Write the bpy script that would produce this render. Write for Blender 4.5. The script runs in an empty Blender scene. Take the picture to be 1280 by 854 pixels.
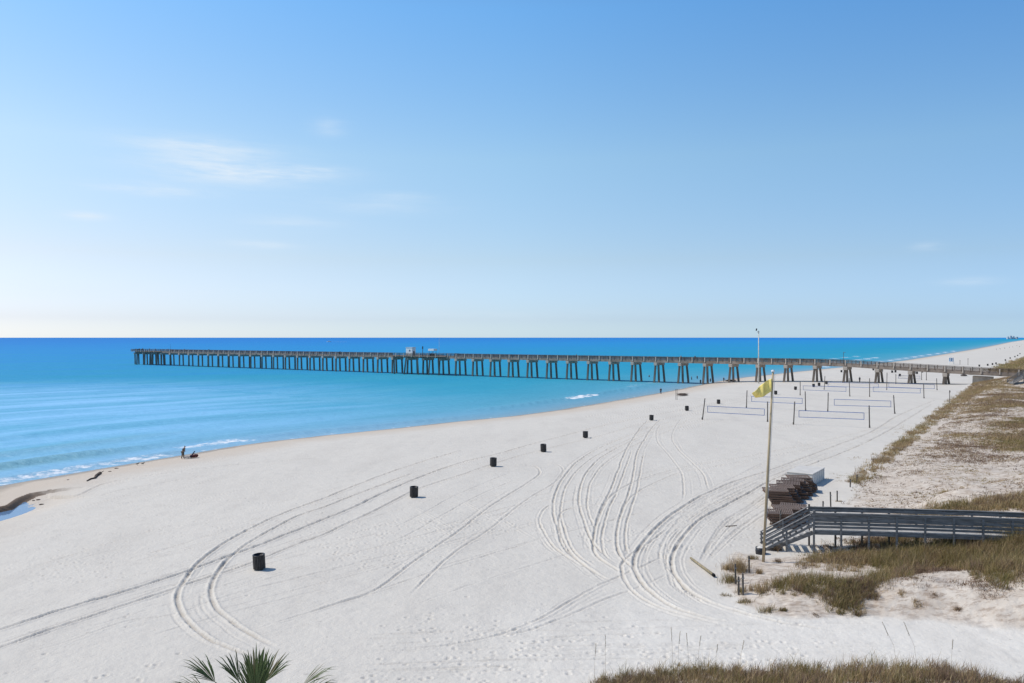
import bpy, math, random
import numpy as np
from mathutils import Vector, Matrix
R = math.radians
rng = np.random.default_rng(7)
random.seed(7)
SC = bpy.context.scene
COL = SC.collection

# ------------------------------------------------------------------ camera
CAM_Z, F, HOR = 14.0, 995.0, 422.0
cd = bpy.data.cameras.new('camera'); cam = bpy.data.objects.new('camera', cd); COL.objects.link(cam)
cam.location = (0, 0, CAM_Z); cam.rotation_euler = (R(90), 0, 0)
cd.sensor_width = 36; cd.lens = F / 1280 * 36; cd.shift_y = -(427 - HOR) / 1280
cd.clip_start = 0.5; cd.clip_end = 120000
SC.camera = cam

# ------------------------------------------------------------------ light
SUN_EL, SUN_FWD = R(52), R(9)
S = Vector((-math.cos(SUN_EL) * math.cos(SUN_FWD), math.cos(SUN_EL) * math.sin(SUN_FWD), math.sin(SUN_EL)))
ld = bpy.data.lights.new('sun', 'SUN'); ld.energy = 3.45; ld.angle = R(0.5); ld.color = (1.0, 0.93, 0.83)
sun = bpy.data.objects.new('sun', ld); COL.objects.link(sun); sun.rotation_euler = S.to_track_quat('Z', 'Y').to_euler()
sun.location = (-60, 20, 80)
vs = SC.view_settings
vs.view_transform = 'Standard'; vs.look = 'None'; vs.gamma = 1; vs.use_curve_mapping = False
vs.exposure = 0.0

class NT:
    """tiny node helper"""
    def __init__(s, tree): s.t = tree; s.n = tree.nodes; s.l = tree.links
    def node(s, typ, **kw):
        n = s.n.new(typ)
        for k, v in kw.items(): setattr(n, k, v)
        return n
    def put(s, sock, v):
        if isinstance(v, bpy.types.NodeSocket): s.l.new(v, sock)
        elif v is not None: sock.default_value = v
    def m(s, op, a, b=None, c=None, clamp=False):
        n = s.node('ShaderNodeMath', operation=op, use_clamp=clamp)
        for i, v in enumerate((a, b, c)):
            if v is not None: s.put(n.inputs[i], v)
        return n.outputs[0]
    def mix(s, f, a, b, blend='MIX'):
        n = s.node('ShaderNodeMix', data_type='RGBA', blend_type=blend)
        s.put(n.inputs[0], f)
        for i, v in ((6, a), (7, b)):
            if isinstance(v, tuple) and len(v) == 3: v = (*v, 1)
            s.put(n.inputs[i], v)
        return n.outputs[2]
    def ss(s, v, a, b):
        n = s.node('ShaderNodeMapRange', interpolation_type='SMOOTHSTEP')
        s.put(n.inputs[0], v); n.inputs[1].default_value = a; n.inputs[2].default_value = b
        return n.outputs[0]
    def ramp(s, v, stops, interp='LINEAR'):
        n = s.node('ShaderNodeValToRGB'); n.color_ramp.interpolation = interp
        e = n.color_ramp.elements
        while len(e) < len(stops): e.new(0.5)
        for el, (p, c) in zip(e, stops):
            el.position = p; el.color = (*c, 1) if len(c) == 3 else c
        s.put(n.inputs[0], v); return n.outputs[0]
    def noise(s, vec, scale, detail=3, rough=0.55, dims='3D'):
        n = s.node('ShaderNodeTexNoise', noise_dimensions=dims)
        if vec is not None: s.put(n.inputs['Vector'], vec)
        n.inputs['Scale'].default_value = scale; n.inputs['Detail'].default_value = detail
        n.inputs['Roughness'].default_value = rough
        return n.outputs['Fac']
    def mapping(s, vec, scale=(1, 1, 1), rot=(0, 0, 0), loc=(0, 0, 0)):
        n = s.node('ShaderNodeMapping'); s.put(n.inputs[0], vec)
        n.inputs[1].default_value = loc; n.inputs[2].default_value = rot; n.inputs[3].default_value = scale
        return n.outputs[0]
    def attr(s, name, out='Fac'):
        n = s.node('ShaderNodeAttribute', attribute_name=name); return n.outputs[out]

W = bpy.data.worlds.new('World'); SC.world = W; W.use_nodes = True
nt = NT(W.node_tree); W.node_tree.nodes.clear()
sky = nt.node('ShaderNodeTexSky', sky_type='NISHITA', sun_disc=False, sun_elevation=SUN_EL,
              sun_rotation=R(-90) + SUN_FWD, air_density=1.0, dust_density=0.4, ozone_density=2.0, altitude=10)
tc = nt.node('ShaderNodeTexCoord')
sep = nt.node('ShaderNodeSeparateXYZ'); nt.l.new(tc.outputs['Generated'], sep.inputs[0])
X, Y, Z = sep.outputs
az = nt.m('ARCTAN2', X, Y); el = nt.m('ARCSINE', nt.m('MAXIMUM', nt.m('MINIMUM', Z, 1.0), -1.0))
# thin cirrus: ellipses in azimuth / elevation, torn by stretched noise
cv = nt.node('ShaderNodeCombineXYZ'); nt.l.new(az, cv.inputs[0]); nt.l.new(nt.m('MULTIPLY', el, 7.0), cv.inputs[1])
n1 = nt.noise(cv.outputs[0], 9.0, 7, 0.62)
n2 = nt.noise(nt.mapping(cv.outputs[0], rot=(0, 0, 0.25), loc=(3, 1, 0)), 26.0, 6, 0.6)
tear = nt.m('ADD', nt.m('MULTIPLY', n1, 0.7), nt.m('MULTIPLY', n2, 0.3))
tear = nt.ss(tear, 0.30, 0.70)
tot = None
for (px, py, sx, sy, a) in [(272, 207, 74, 20, .42), (320, 217, 78, 9, .40), (385, 213, 40, 5, .34), (240, 181, 74, 8, .34), (180, 237, 56, 6, .38),
                            (105, 270, 20, 4, .45), (326, 306, 34, 4, .34), (410, 158, 18, 10, .22), (1158, 308, 14, 4, .30), (1212, 352, 26, 4, .20),
                            (470, 256, 80, 10, .16), (365, 278, 50, 8, .20), (90, 360, 240, 14, .16), (560, 395, 260, 8, .10), (500, 245, 30, 4, .2)]:
    u, v = (px - 640) / F, (HOR - py) / F
    A = math.atan(u); E = math.atan(v * math.cos(A))
    dx = nt.m('DIVIDE', nt.m('SUBTRACT', az, A), sx / F); dy = nt.m('DIVIDE', nt.m('SUBTRACT', el, E), sy / F)
    g = nt.m('EXPONENT', nt.m('MULTIPLY', nt.m('ADD', nt.m('MULTIPLY', dx, dx), nt.m('MULTIPLY', dy, dy)), -0.9))
    g = nt.m('MULTIPLY', g, a * 1.45)
    tot = g if tot is None else nt.m('ADD', tot, g)
cloud = nt.m('MULTIPLY', nt.m('MULTIPLY', tot, nt.m('ADD', nt.m('MULTIPLY', tear, 1.1), 0.12)), 1.0, clamp=True)
hs = nt.node('ShaderNodeHueSaturation'); hs.inputs['Saturation'].default_value = 1.05; nt.l.new(sky.outputs[0], hs.inputs['Color'])
# ramps hold half values (a colour ramp cannot go above 1 in the picker), doubled below
grade = nt.ramp(nt.m('DIVIDE', el, 0.6, clamp=True), [(0.0, (.575, .765, 1.15)), (.037, (.49, .605, .91)), (.16, (.645, .65, .71)), (.366, (.79, .845, .80)), (.65, (.60, .89, .985)), (1, (.5, .6, .66))])
azim = nt.ramp(nt.m('ADD', nt.m('DIVIDE', az, 1.14), .5, clamp=True), [(0, (.60, .515, .48)), (.5, (.5, .5, .5)), (1, (.375, .42, .465))])
skyc = nt.mix(1.0, nt.mix(1.0, hs.outputs[0], grade, 'MULTIPLY'), azim, 'MULTIPLY')
skyc = nt.mix(1.0, skyc, (4, 4, 4), 'MULTIPLY')
skyc = nt.mix(cloud, skyc, (7.6, 8.6, 9.6))
bg = nt.node('ShaderNodeBackground'); bg.inputs['Strength'].default_value = 0.10; nt.l.new(skyc, bg.inputs['Color'])
wo = nt.node('ShaderNodeOutputWorld'); nt.l.new(bg.outputs[0], wo.inputs[0])

# ------------------------------------------------------------------ materials
MATS = {}
def mat(name, base, rough=0.7, spec=0.3, var=0.25, scale=4.0, stretch=(1, 1, 1), dark=None, bump=0.0, metal=0.0, trans=0.0):
    if name in MATS: return MATS[name]
    m = bpy.data.materials.new(name); m.use_nodes = True
    n = NT(m.node_tree); b = n.n['Principled BSDF']
    tc = n.node('ShaderNodeTexCoord')
    v = n.mapping(tc.outputs['Object'], scale=stretch)
    f = n.noise(v, scale, 5, 0.6)
    d = dark or tuple(c * (1 - var) for c in base); l = tuple(min(1, c * (1 + var)) for c in base)
    f2 = n.ss(f, 0.3, 0.7)
    n.put(b.inputs['Base Color'], n.mix(f2, d, l))
    b.inputs['Roughness'].default_value = rough; b.inputs['Specular IOR Level'].default_value = spec
    b.inputs['Metallic'].default_value = metal
    if bump:
        bp = n.node('ShaderNodeBump'); bp.inputs['Strength'].default_value = 0.5; bp.inputs['Distance'].default_value = bump
        n.l.new(f, bp.inputs['Height']); n.l.new(bp.outputs[0], b.inputs['Normal'])
    MATS[name] = m; return m
def leafmat(name, rough=0.75, spec=0.12, tr=0.25):
    m = bpy.data.materials.new(name); m.use_nodes = True
    n = NT(m.node_tree); b = n.n['Principled BSDF']; out = n.n['Material Output']
    c = n.attr('Col', 'Color')
    n.put(b.inputs['Base Color'], c); b.inputs['Roughness'].default_value = rough; b.inputs['Specular IOR Level'].default_value = spec
    t = n.node('ShaderNodeBsdfTranslucent'); n.l.new(c, t.inputs['Color'])
    mx = n.node('ShaderNodeMixShader'); mx.inputs[0].default_value = tr
    n.l.new(b.outputs[0], mx.inputs[1]); n.l.new(t.outputs[0], mx.inputs[2]); n.l.new(mx.outputs[0], out.inputs['Surface'])
    return m

# ------------------------------------------------------------------ numpy noise
def vnoise(x, y, seed=0):
    xi = np.floor(x).astype(np.int64); yi = np.floor(y).astype(np.int64)
    fx = x - xi; fy = y - yi; fx = fx * fx * (3 - 2 * fx); fy = fy * fy * (3 - 2 * fy)
    def h(a, b):
        n = (a * 374761393 + b * 668265263 + seed * 1442695041) & 0xffffffff
        n = ((n ^ (n >> 13)) * 1274126177) & 0xffffffff
        return ((n ^ (n >> 16)) & 0xffff) / 65535.0
    return (h(xi, yi) * (1 - fx) + h(xi + 1, yi) * fx) * (1 - fy) + (h(xi, yi + 1) * (1 - fx) + h(xi + 1, yi + 1) * fx) * fy
def fbm(x, y, oct=4, seed=0):
    a, t, w = 1.0, 0, 0
    for i in range(oct):
        t = t + a * vnoise(x * 2 ** i + 17.3 * i, y * 2 ** i - 9.1 * i, seed + i); w += a; a *= 0.5
    return t / w - 0.5
def sstep(v, a, b):
    t = np.clip((v - a) / (b - a), 0, 1); return t * t * (3 - 2 * t)

# ------------------------------------------------------------------ ground shape
SEA_Z = -2.2
def at(px, py, z=0.0):
    d = F * (CAM_Z - z) / (py - HOR); return (px - 640) * d / F, d
SHORE_PX = [(-420, 770), (-200, 678), (0, 608), (62, 597), (115, 588), (210, 572), (280, 560), (330, 553), (400, 545), (480, 537), (560, 528.5), (640, 520.5),
            (700, 512.5), (760, 502.5), (800, 495.5), (840, 488.5), (862, 484), (885, 479.5), (905, 475.5), (930, 472), (960, 469), (1000, 464.5), (1040, 460.5),
            (1090, 455.5), (1130, 451), (1155, 447), (1180, 443), (1210, 438), (1240, 432.5), (1262, 428), (1285, 424.6), (1310, 423.2)]
SHORE = np.array([at(a, b, SEA_Z) for a, b in SHORE_PX])
def poly_dist(x, y, P):
    """distance, signed side (+ right of travel), arc length"""
    best = np.full(x.shape, 1e18); sg = np.zeros(x.shape); arc = np.zeros(x.shape); L = 0.0
    for i in range(len(P) - 1):
        ax, ay = P[i]; bx, by = P[i + 1]; dx, dy = bx - ax, by - ay; ln = math.hypot(dx, dy)
        t = np.clip(((x - ax) * dx + (y - ay) * dy) / ln ** 2, 0, 1)
        qx, qy = x - ax - t * dx, y - ay - t * dy
        d = qx * qx + qy * qy
        c = qx * dy - qy * dx
        w = d < best - 1e-9
        best = np.where(w, d, best); sg = np.where(w, np.where(c >= 0, 1.0, -1.0), sg); arc = np.where(w, L + t * ln, arc); L += ln
    return np.sqrt(best), sg, arc
def inpoly(x, y, P):
    r = np.zeros(x.shape, bool); j = len(P) - 1
    for i in range(len(P)):
        xi, yi = P[i]; xj, yj = P[j]
        if yi != yj:
            r ^= ((yi > y) != (yj > y)) & (x < (xj - xi) * (y - yi) / (yj - yi) + xi)
        j = i
    return r
def shore_s(x, y):
    d, sg, a = poly_dist(x, y, SHORE); return d * sg, a
PROF_S = [-3000, -400, -60, -10, 0, 4, 9, 16, 28, 45, 60, 100, 200, 3000]
PROF_Z = [-14, -8, -4.6, -2.8, -2.2, -1.78, -1.35, -0.95, -0.5, -0.1, 0.0, 0.35, 0.6, 2.0]
# dune field behind the beach (vegetation edge, near the pier first)
DUNE = np.array([(2600, 3300), (700, 950), (270, 430), (205, 320)] + [at(*p, 0.4) for p in
        [(1262, 466), (1228, 475), (1212, 482), (1190, 499), (1150, 532), (1105, 568), (1075, 592), (1055, 612), (1040, 632)]] + [(26, 53), (29, 44), (60, 20)])
NEAR_PX = [(912, 684), (900, 705), (899, 735), (925, 757), (965, 772), (1010, 778), (1060, 776), (1120, 777), (1200, 785), (1300, 800), (1420, 815), (1420, 610), (1300, 618), (1150, 640), (1080, 668), (1010, 694), (960, 698)]
NEAR = np.array([at(*p, 0.0) for p in NEAR_PX])
FORE_PX = [(690, 885), (745, 858), (830, 846), (870, 838), (1000, 840), (1180, 840), (1290, 865), (1420, 905), (1420, 1700), (690, 1700)]
FORE = np.array([at(*p, 0.0) for p in FORE_PX])
SCARP_PX = [(-300, 700), (-60, 650), (12, 631), (24, 622.5), (38, 617), (62, 612.5), (110, 608)]
SCARP = None
def height(x, y, parts=False):
    s, arc = shore_s(x, y)
    z = np.interp(s, PROF_S, PROF_Z)
    land = sstep(s, 2, 20)
    z = z + land * 0.16 * fbm(x / 14, y / 14, 3, 3) + land * 0.05 * fbm(x / 2.6, y / 2.6, 3, 5)
    # beach cusps
    z = z + 0.25 * np.exp(-((s - 9) / 8) ** 2) * fbm(arc / 9, arc * 0 + 3.3, 2, 8)
    dd, sg, _ = poly_dist(x, y, DUNE); D = -dd * sg          # + inland
    veg = sstep(D, -1, 3)
    z = z + sstep(D, -1.5, 10) * (1.0 + 1.3 * fbm(x / 11, y / 11, 3, 11)) + sstep(D, 10, 40) * (1.2 + 3.0 * fbm(x / 30, y / 30, 3, 12)) * np.clip((np.hypot(x, y) - 60) / 60, 0, 1)
    dn, _, _ = poly_dist(x, y, np.vstack([NEAR, NEAR[:1]])); inn = np.where(inpoly(x, y, NEAR), dn, -dn)
    inn = inn + 0.9 * fbm(x / 2.2, y / 2.2, 3, 21)
    crest = np.interp(x, [14, 18, 24, 34, 50], [0.45, 0.7, 1.2, 1.6, 2.0])
    far = 1 - 0.75 * sstep(y, 42.5 - 0.0 * x, 47)                    # lower again behind the crest, under the boardwalk
    far = np.where(x > 27, far + 0.45 * sstep(x, 27, 33) * sstep(y, 42.5, 47), far)
    z = z + sstep(inn, -0.2, 3.6) * crest * far * (1 + 0.5 * fbm(x / 3, y / 3, 3, 22))
    df, _, _ = poly_dist(x, y, np.vstack([FORE, FORE[:1]])); inf = np.where(inpoly(x, y, FORE), df, -df)
    z = z + sstep(inf + 0.6 * fbm(x / 2, y / 2, 2, 31), -0.3, 5) * 1.2 * (1 + 0.5 * fbm(x / 3, y / 3, 3, 32))
    z = z + 1.7 * np.exp(-((x - 141) / 15) ** 2 - ((y - 219) / 9) ** 2)
    if SCARP is None: return z
    ds, ss_, ar = poly_dist(x, y, SCARP)
    t = np.where(ss_ > 0, ds, -ds)
    Ltot = float(np.sum(np.hypot(*np.diff(SCARP, axis=0).T)))
    dep = 0.75 * np.clip((Ltot - ar) / 14, 0, 1) ** 0.8
    z = z - dep * sstep(t, -0.12, 0.5) * np.exp(-(np.maximum(t - 2.0, 0) / 2.6) ** 2)
    if parts: return z, s, np.maximum(veg, np.maximum(sstep(inn, -0.6, 1.2), sstep(inf, -0.6, 1.0))), t, dep
    return z
def ground(px, py, it=9):
    px = np.atleast_1d(np.asarray(px, float)); py = np.atleast_1d(np.asarray(py, float))
    z = np.zeros(px.shape)
    for _ in range(it):
        d = F * (CAM_Z - z) / (py - HOR); x = (px - 640) * d / F
        z = 0.35 * z + 0.65 * height(x, d)
    d = F * (CAM_Z - z) / (py - HOR); x = (px - 640) * d / F
    return x, d, height(x, d)
SCARP = np.stack(ground([a for a, b in SCARP_PX], [b for a, b in SCARP_PX])[:2], 1)
def gp(px, py):
    x, y, z = ground(px, py); return float(x[0]), float(y[0]), float(z[0])
def hz(x, y): return float(height(np.array([float(x)]), np.array([float(y)]))[0])

# ------------------------------------------------------------------ mesh helpers
def link(o, parent=None):
    COL.objects.link(o)
    if parent is not None: o.parent = parent
    return o
def props(o, label=None, cat=None, group=None, kind=None):
    if label: o['label'] = label
    if cat: o['category'] = cat
    if group: o['group'] = group
    if kind: o['kind'] = kind
    return o
def np_mesh(name, V, faces_flat, sizes, attrs=None, smooth=False):
    me = bpy.data.meshes.new(name)
    me.vertices.add(len(V)); me.vertices.foreach_set('co', np.ascontiguousarray(V, np.float32).ravel())
    me.loops.add(len(faces_flat)); me.loops.foreach_set('vertex_index', np.ascontiguousarray(faces_flat, np.int32))
    me.polygons.add(len(sizes))
    st = np.concatenate([[0], np.cumsum(sizes)[:-1]]).astype(np.int32)
    me.polygons.foreach_set('loop_start', st)
    try: me.polygons.foreach_set('loop_total', np.asarray(sizes, np.int32))
    except Exception: pass
    if smooth: me.polygons.foreach_set('use_smooth', np.ones(len(sizes), bool))
    for k, a in (attrs or {}).items():
        if a.ndim == 1:
            at_ = me.attributes.new(k, 'FLOAT', 'POINT'); at_.data.foreach_set('value', np.ascontiguousarray(a, np.float32))
        else:
            at_ = me.attributes.new(k, 'FLOAT_COLOR', 'POINT')
            c = np.ones((len(a), 4), np.float32); c[:, :3] = a; at_.data.foreach_set('color', c.ravel())
    me.update(calc_edges=True)
    return me
class MB:
    def __init__(s): s.v = []; s.f = []
    def box(s, c, d, rot=None):
        hx, hy, hz_ = d[0] / 2, d[1] / 2, d[2] / 2; b = len(s.v); c = Vector(c)
        for (x, y, z) in ((-1, -1, -1), (1, -1, -1), (1, 1, -1), (-1, 1, -1), (-1, -1, 1), (1, -1, 1), (1, 1, 1), (-1, 1, 1)):
            p = Vector((x * hx, y * hy, z * hz_))
            if rot is not None: p = rot @ p
            s.v.append(tuple(p + c))
        for q in ((0, 3, 2, 1), (4, 5, 6, 7), (0, 1, 5, 4), (1, 2, 6, 5), (2, 3, 7, 6), (3, 0, 4, 7)): s.f.append(tuple(b + i for i in q))
        return s
    def bar(s, p, q, w, h, up=(0, 0, 1)):
        p, q = Vector(p), Vector(q); a = (q - p); L = a.length; a.normalize(); u = Vector(up)
        if abs(a.dot(u)) > 0.98: u = Vector((0, 1, 0))
        side = a.cross(u).normalized(); u2 = side.cross(a)
        return s.box((p + q) / 2, (L, w, h), Matrix((a, side, u2)).transposed())
    def tube(s, pts, rad, n=8, cap=True):
        pts = [Vector(p) for p in pts]; b = len(s.v)
        if not isinstance(rad, (list, tuple)): rad = [rad] * len(pts)
        for i, p in enumerate(pts):
            a = (pts[min(i + 1, len(pts) - 1)] - pts[max(i - 1, 0)]).normalized()
            u = Vector((0, 0, 1)) if abs(a.z) < 0.9 else Vector((1, 0, 0))
            e1 = a.cross(u).normalized(); e2 = a.cross(e1)
            for k in range(n):
                t = 2 * math.pi * k / n; s.v.append(tuple(p + (e1 * math.cos(t) + e2 * math.sin(t)) * rad[i]))
        for i in range(len(pts) - 1):
            for k in range(n):
                k2 = (k + 1) % n; s.f.append((b + i * n + k, b + i * n + k2, b + (i + 1) * n + k2, b + (i + 1) * n + k))
        if cap:
            s.f.append(tuple(b + k for k in range(n))[::-1]); s.f.append(tuple(b + (len(pts) - 1) * n + k for k in range(n)))
        return s
    def lathe(s, prof, n=20, c=(0, 0, 0)):
        b = len(s.v)
        for r, z in prof:
            for k in range(n):
                t = 2 * math.pi * k / n; s.v.append((c[0] + r * math.cos(t), c[1] + r * math.sin(t), c[2] + z))
        for i in range(len(prof) - 1):
            for k in range(n):
                k2 = (k + 1) % n; s.f.append((b + i * n + k, b + i * n + k2, b + (i + 1) * n + k2, b + (i + 1) * n + k))
        return s
    def quad(s, *p):
        b = len(s.v); s.v += [tuple(x) for x in p]; s.f.append(tuple(range(b, b + len(p)))); return s
    def build(s, name, m, parent=None, smooth=False, bevel=0.0):
        me = bpy.data.meshes.new(name); me.from_pydata(s.v, [], s.f); me.update()
        if smooth: me.polygons.foreach_set('use_smooth', [True] * len(me.polygons))
        me.materials.append(m)
        o = bpy.data.objects.new(name, me); link(o, parent)
        if bevel:
            bv = o.modifiers.new('bevel', 'BEVEL'); bv.width = bevel; bv.segments = 1; bv.limit_method = 'ANGLE'
        return o
def empty(name, label, cat, loc=(0, 0, 0), rz=0.0, group=None):
    o = bpy.data.objects.new(name, None); link(o); o.location = loc; o.rotation_euler = (0, 0, rz); o.empty_display_size = 0.3
    return props(o, label, cat, group)
def copy_tree(o, parent=None):
    c = o.copy(); link(c)
    if parent is not None: c.parent = parent
    for ch in [k for k in KIDS(o)]: copy_tree(ch, c)
    return c
def KIDS(o): return [k for k in COL.objects if k.parent == o]

# ------------------------------------------------------------------ tyre tracks on the sand (real ruts in the ground mesh)
RX0, RX1, RY0, RY1, RS = -80.0, 110.0, 29.0, 200.0, 0.08
RNX, RNY = int((RX1 - RX0) / RS), int((RY1 - RY0) / RS)
RUT = np.zeros((RNX, RNY), np.float32)
def smooth_path(P, step=0.05):
    P = np.asarray(P, float); Q = np.vstack([2 * P[0] - P[1], P, 2 * P[-1] - P[-2]]); out = []
    for i in range(1, len(Q) - 2):
        p0, p1, p2, p3 = Q[i - 1:i + 3]; n = max(2, int(np.hypot(*(p2 - p1)) / step)); t = np.linspace(0, 1, n, endpoint=False)[:, None]
        out.append(0.5 * (2 * p1 + (p2 - p0) * t + (2 * p0 - 5 * p1 + 4 * p2 - p3) * t ** 2 + (3 * p1 - p0 - 3 * p2 + p3) * t ** 3))
    return np.vstack(out)
TRK = 0
def rut(pix=None, world=None, depth=0.07, width=0.26, berm=0.05, off=0.0, broken=0.25):
    global TRK; TRK += 1
    if world is None:
        a = np.array(pix, float); x, y, _ = ground(a[:, 0], a[:, 1]); world = np.stack([x, y], 1)
    C = smooth_path(world); d = np.gradient(C, axis=0); L = np.hypot(d[:, 0], d[:, 1]) + 1e-9; Nn = np.stack([d[:, 1], -d[:, 0]], 1) / L[:, None]
    arc = np.cumsum(L)
    ends = np.clip(np.minimum(arc, arc[-1] - arc) / 3.0, 0, 1)
    amp = (1 - .6 * broken) + 1.9 * broken * fbm(arc / 3.1, arc * 0 + TRK * 3.1, 4, TRK); amp = np.clip(amp, .18, 1.3) * ends
    wob = 0.14 * fbm(arc / 5, arc * 0 + TRK * 7.7, 2, TRK + 50) + .05 * fbm(arc / .5, arc * 0 + TRK * 1.7, 2, TRK + 90)
    for o in np.arange(-width * 1.7, width * 1.7 + 0.01, 0.05):
        a = abs(o) / width
        p = -depth * math.exp(-(a / 0.48) ** 4) + berm * math.exp(-((a - 0.95) / 0.33) ** 2)
        Q = C + Nn * (o + off + wob[:, None])
        ix = ((Q[:, 0] - RX0) / RS).astype(int); iy = ((Q[:, 1] - RY0) / RS).astype(int)
        ok = (ix >= 0) & (ix < RNX) & (iy >= 0) & (iy < RNY)
        v = (p * amp)[ok]; ix, iy = ix[ok], iy[ok]
        old = RUT[ix, iy]; RUT[ix, iy] = np.where(np.abs(v) > np.abs(old) * .9, v, old + .25 * v)     # the deeper mark wins
    return world
# (image positions of each rut, thrown onto the ground)
A1 = [(960, 490), (905, 501), (857, 511), (808, 521), (759, 531), (677, 552), (624, 567), (578, 578), (529, 595), (480, 616), (434, 638), (399, 652), (336, 677), (279, 698), (235, 714.5), (200, 726), (148, 742), (78, 762), (0, 787), (-60, 806)]
A2 = [(960, 494), (920, 503), (874, 513), (808, 529), (742, 547), (664, 566), (611, 582), (572, 595), (523, 611), (480, 632.6), (439, 652), (406, 667.6), (368, 682), (300, 709), (220, 735), (100, 775), (0, 809), (-60, 828)]
L1 = [(580, 562), (510, 583), (450, 605), (411, 621), (364, 638), (331, 652), (294, 671), (258, 695), (240, 713), (226, 734), (222, 750), (230, 773), (254, 795), (281, 808), (330, 826)]
L2 = [(520, 590), (470, 609), (430, 624), (406, 634), (373, 645), (345, 659), (317, 675), (296, 690), (277, 709), (264, 734), (268, 758), (289, 777), (312, 793), (350, 812)]
B1 = [(960, 497), (864, 521), (820, 532), (780, 547), (744, 563), (719, 580), (703, 599), (693, 621), (692, 641), (696, 660), (707, 686), (733, 708), (770, 730)]
B1b = [(872, 521.5), (826, 534), (788, 549), (752, 566), (727, 583), (711, 602), (702, 624), (701, 645), (706, 664), (718, 689), (745, 712)]
B2 = [(880, 522), (836, 534), (797, 548), (758, 568), (738, 585), (727, 604), (724, 627), (730, 652), (741, 678), (765, 703)]
B2b = [(890, 523), (844, 536), (806, 551), (768, 571), (748, 588), (737, 607), (734, 630), (739, 652), (748, 672)]
C1 = [(810, 525), (797, 540), (783, 562), (772, 590), (763, 615), (752, 635), (744, 660), (741, 680), (746, 694), (761, 706), (790, 722)]
C1b = [(790, 562), (780, 590), (771, 615), (762, 635), (754, 660), (752, 680), (758, 695), (776, 708)]
C2 = [(826, 524), (813, 538), (797, 565), (792, 593), (786, 618), (778, 638), (772, 663), (772, 686), (781, 701), (805, 722)]
C2b = [(805, 566), (800, 593), (795, 618), (787, 640), (781, 664), (782, 686), (793, 702)]
D1 = [(826, 530), (821, 540), (823, 554), (837, 570), (851, 590), (855, 610), (853, 626)]
D2 = [(852, 523), (846, 531), (840, 546), (848, 562), (865, 578), (879, 593), (886, 613)]
E1 = [(1120, 528), (1040, 549), (957, 566), (921, 573), (879, 579), (842, 587), (808, 597), (783, 607), (763, 621), (752, 640), (744, 662)]
E2 = [(1122, 532), (1040, 554), (957, 571), (893, 583), (853, 590), (820, 603), (795, 617), (783, 630), (775, 650)]
F1 = [(1170, 499), (1157, 505), (1122, 520), (1087, 541), (1040, 559), (1000, 574), (957, 590), (921, 601), (893, 613), (870, 624), (842, 641), (820, 660), (803, 680), (793, 700), (796, 717), (809, 736), (837, 757), (880, 772), (940, 782)]
F2 = [(1165, 505), (1152, 513), (1122, 532), (1087, 551), (1040, 571), (1000, 586), (957, 604), (935, 617), (901, 635), (876, 649), (856, 669), (842, 691), (841, 711), (853, 731), (879, 749), (920, 764), (980, 779), (1060, 790)]
F0 = [(842, 655), (812, 678), (781, 700), (778, 715), (787, 734), (808, 752), (840, 765), (880, 776), (930, 786)]
G1 = [(790, 618), (737, 623), (704, 628), (682, 635), (675, 652), (687, 678), (707, 695), (732, 710)]
G2 = [(800, 627), (751, 630), (709, 637), (699, 648), (701, 667), (715, 692), (737, 712), (760, 730)]
H1 = [(640, 580), (668, 583), (675, 590), (668, 598), (653, 608), (619, 629), (569, 667), (520, 700), (470, 737), (422, 754), (360, 775)]
H2 = [(680, 576), (700, 582), (704, 590), (695, 602), (659, 625), (614, 660), (560, 698), (510, 746)]
H3 = [(645, 588), (574, 617), (532, 640), (484, 664)]
H4 = [(653, 597), (597, 620), (524, 661), (480, 682)]
I1 = [(670, 650), (597, 667), (526, 689), (484, 695), (400, 715), (300, 740), (219, 767), (156, 777), (78, 804), (0, 824)]
I2 = [(660, 660), (590, 676), (530, 694), (470, 712), (400, 729), (320, 750), (240, 772)]
I3 = [(500, 691), (352, 728), (289, 744)]
K1 = [(842, 690), (780, 718), (749, 732), (709, 754), (675, 774), (625, 793), (560, 806), (480, 815)]
K2 = [(846, 712), (800, 734), (760, 748), (700, 774), (650, 790), (560, 800)]
for p, dp, w, br in [(I1, .03, .14, .5), (I2, .03, .14, .5), (I3, .03, .14, .5), (H3, .035, .15, .4), (H4, .035, .15, .4), (H1, .055, .17, .3), (H2, .05, .16, .3),
                     (K1, .045, .15, .45), (K2, .04, .15, .45), (A1, .10, .25, .4), (A2, .075, .2, .45), (L1, .085, .20, .3), (L2, .085, .20, .3),
                     (B1, .075, .16, .3), (B1b, .06, .14, .35), (B2, .075, .16, .3), (B2b, .06, .14, .35), (D1, .05, .14, .4), (D2, .05, .14, .4),
                     (C1, .08, .16, .3), (C1b, .065, .14, .35), (C2, .08, .16, .3), (C2b, .065, .14, .35), (G1, .06, .14, .45), (G2, .06, .14, .45),
                     (E1, .07, .18, .3), (E2, .06, .16, .35), (F0, .06, .15, .4), (F1, .09, .20, .3), (F2, .09, .20, .3)]:
    wp = rut(p, depth=dp * 1.0, width=w, berm=dp * 0.62, broken=br * .5)
    main = p in (B1, B2, C1, C2, D1, D2, E1, E2, F1, F2, G1, G2, A1, A2, H1, H2, K1, K2, L1, L2)
    for q in range(3 if main else 1):       # the same wheels passed more than once: partial, offset scratches
        n_ = len(wp); a_ = int(rng.integers(0, max(1, n_ - 3))); b_ = int(rng.integers(a_ + 3, n_ + 1)) if n_ - a_ > 3 else n_
        rut(world=wp[a_:b_], depth=dp * rng.uniform(.25, .6), width=.10, berm=dp * .28, off=rng.choice([-1, 1]) * rng.uniform(.22, .75), broken=.5)
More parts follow.
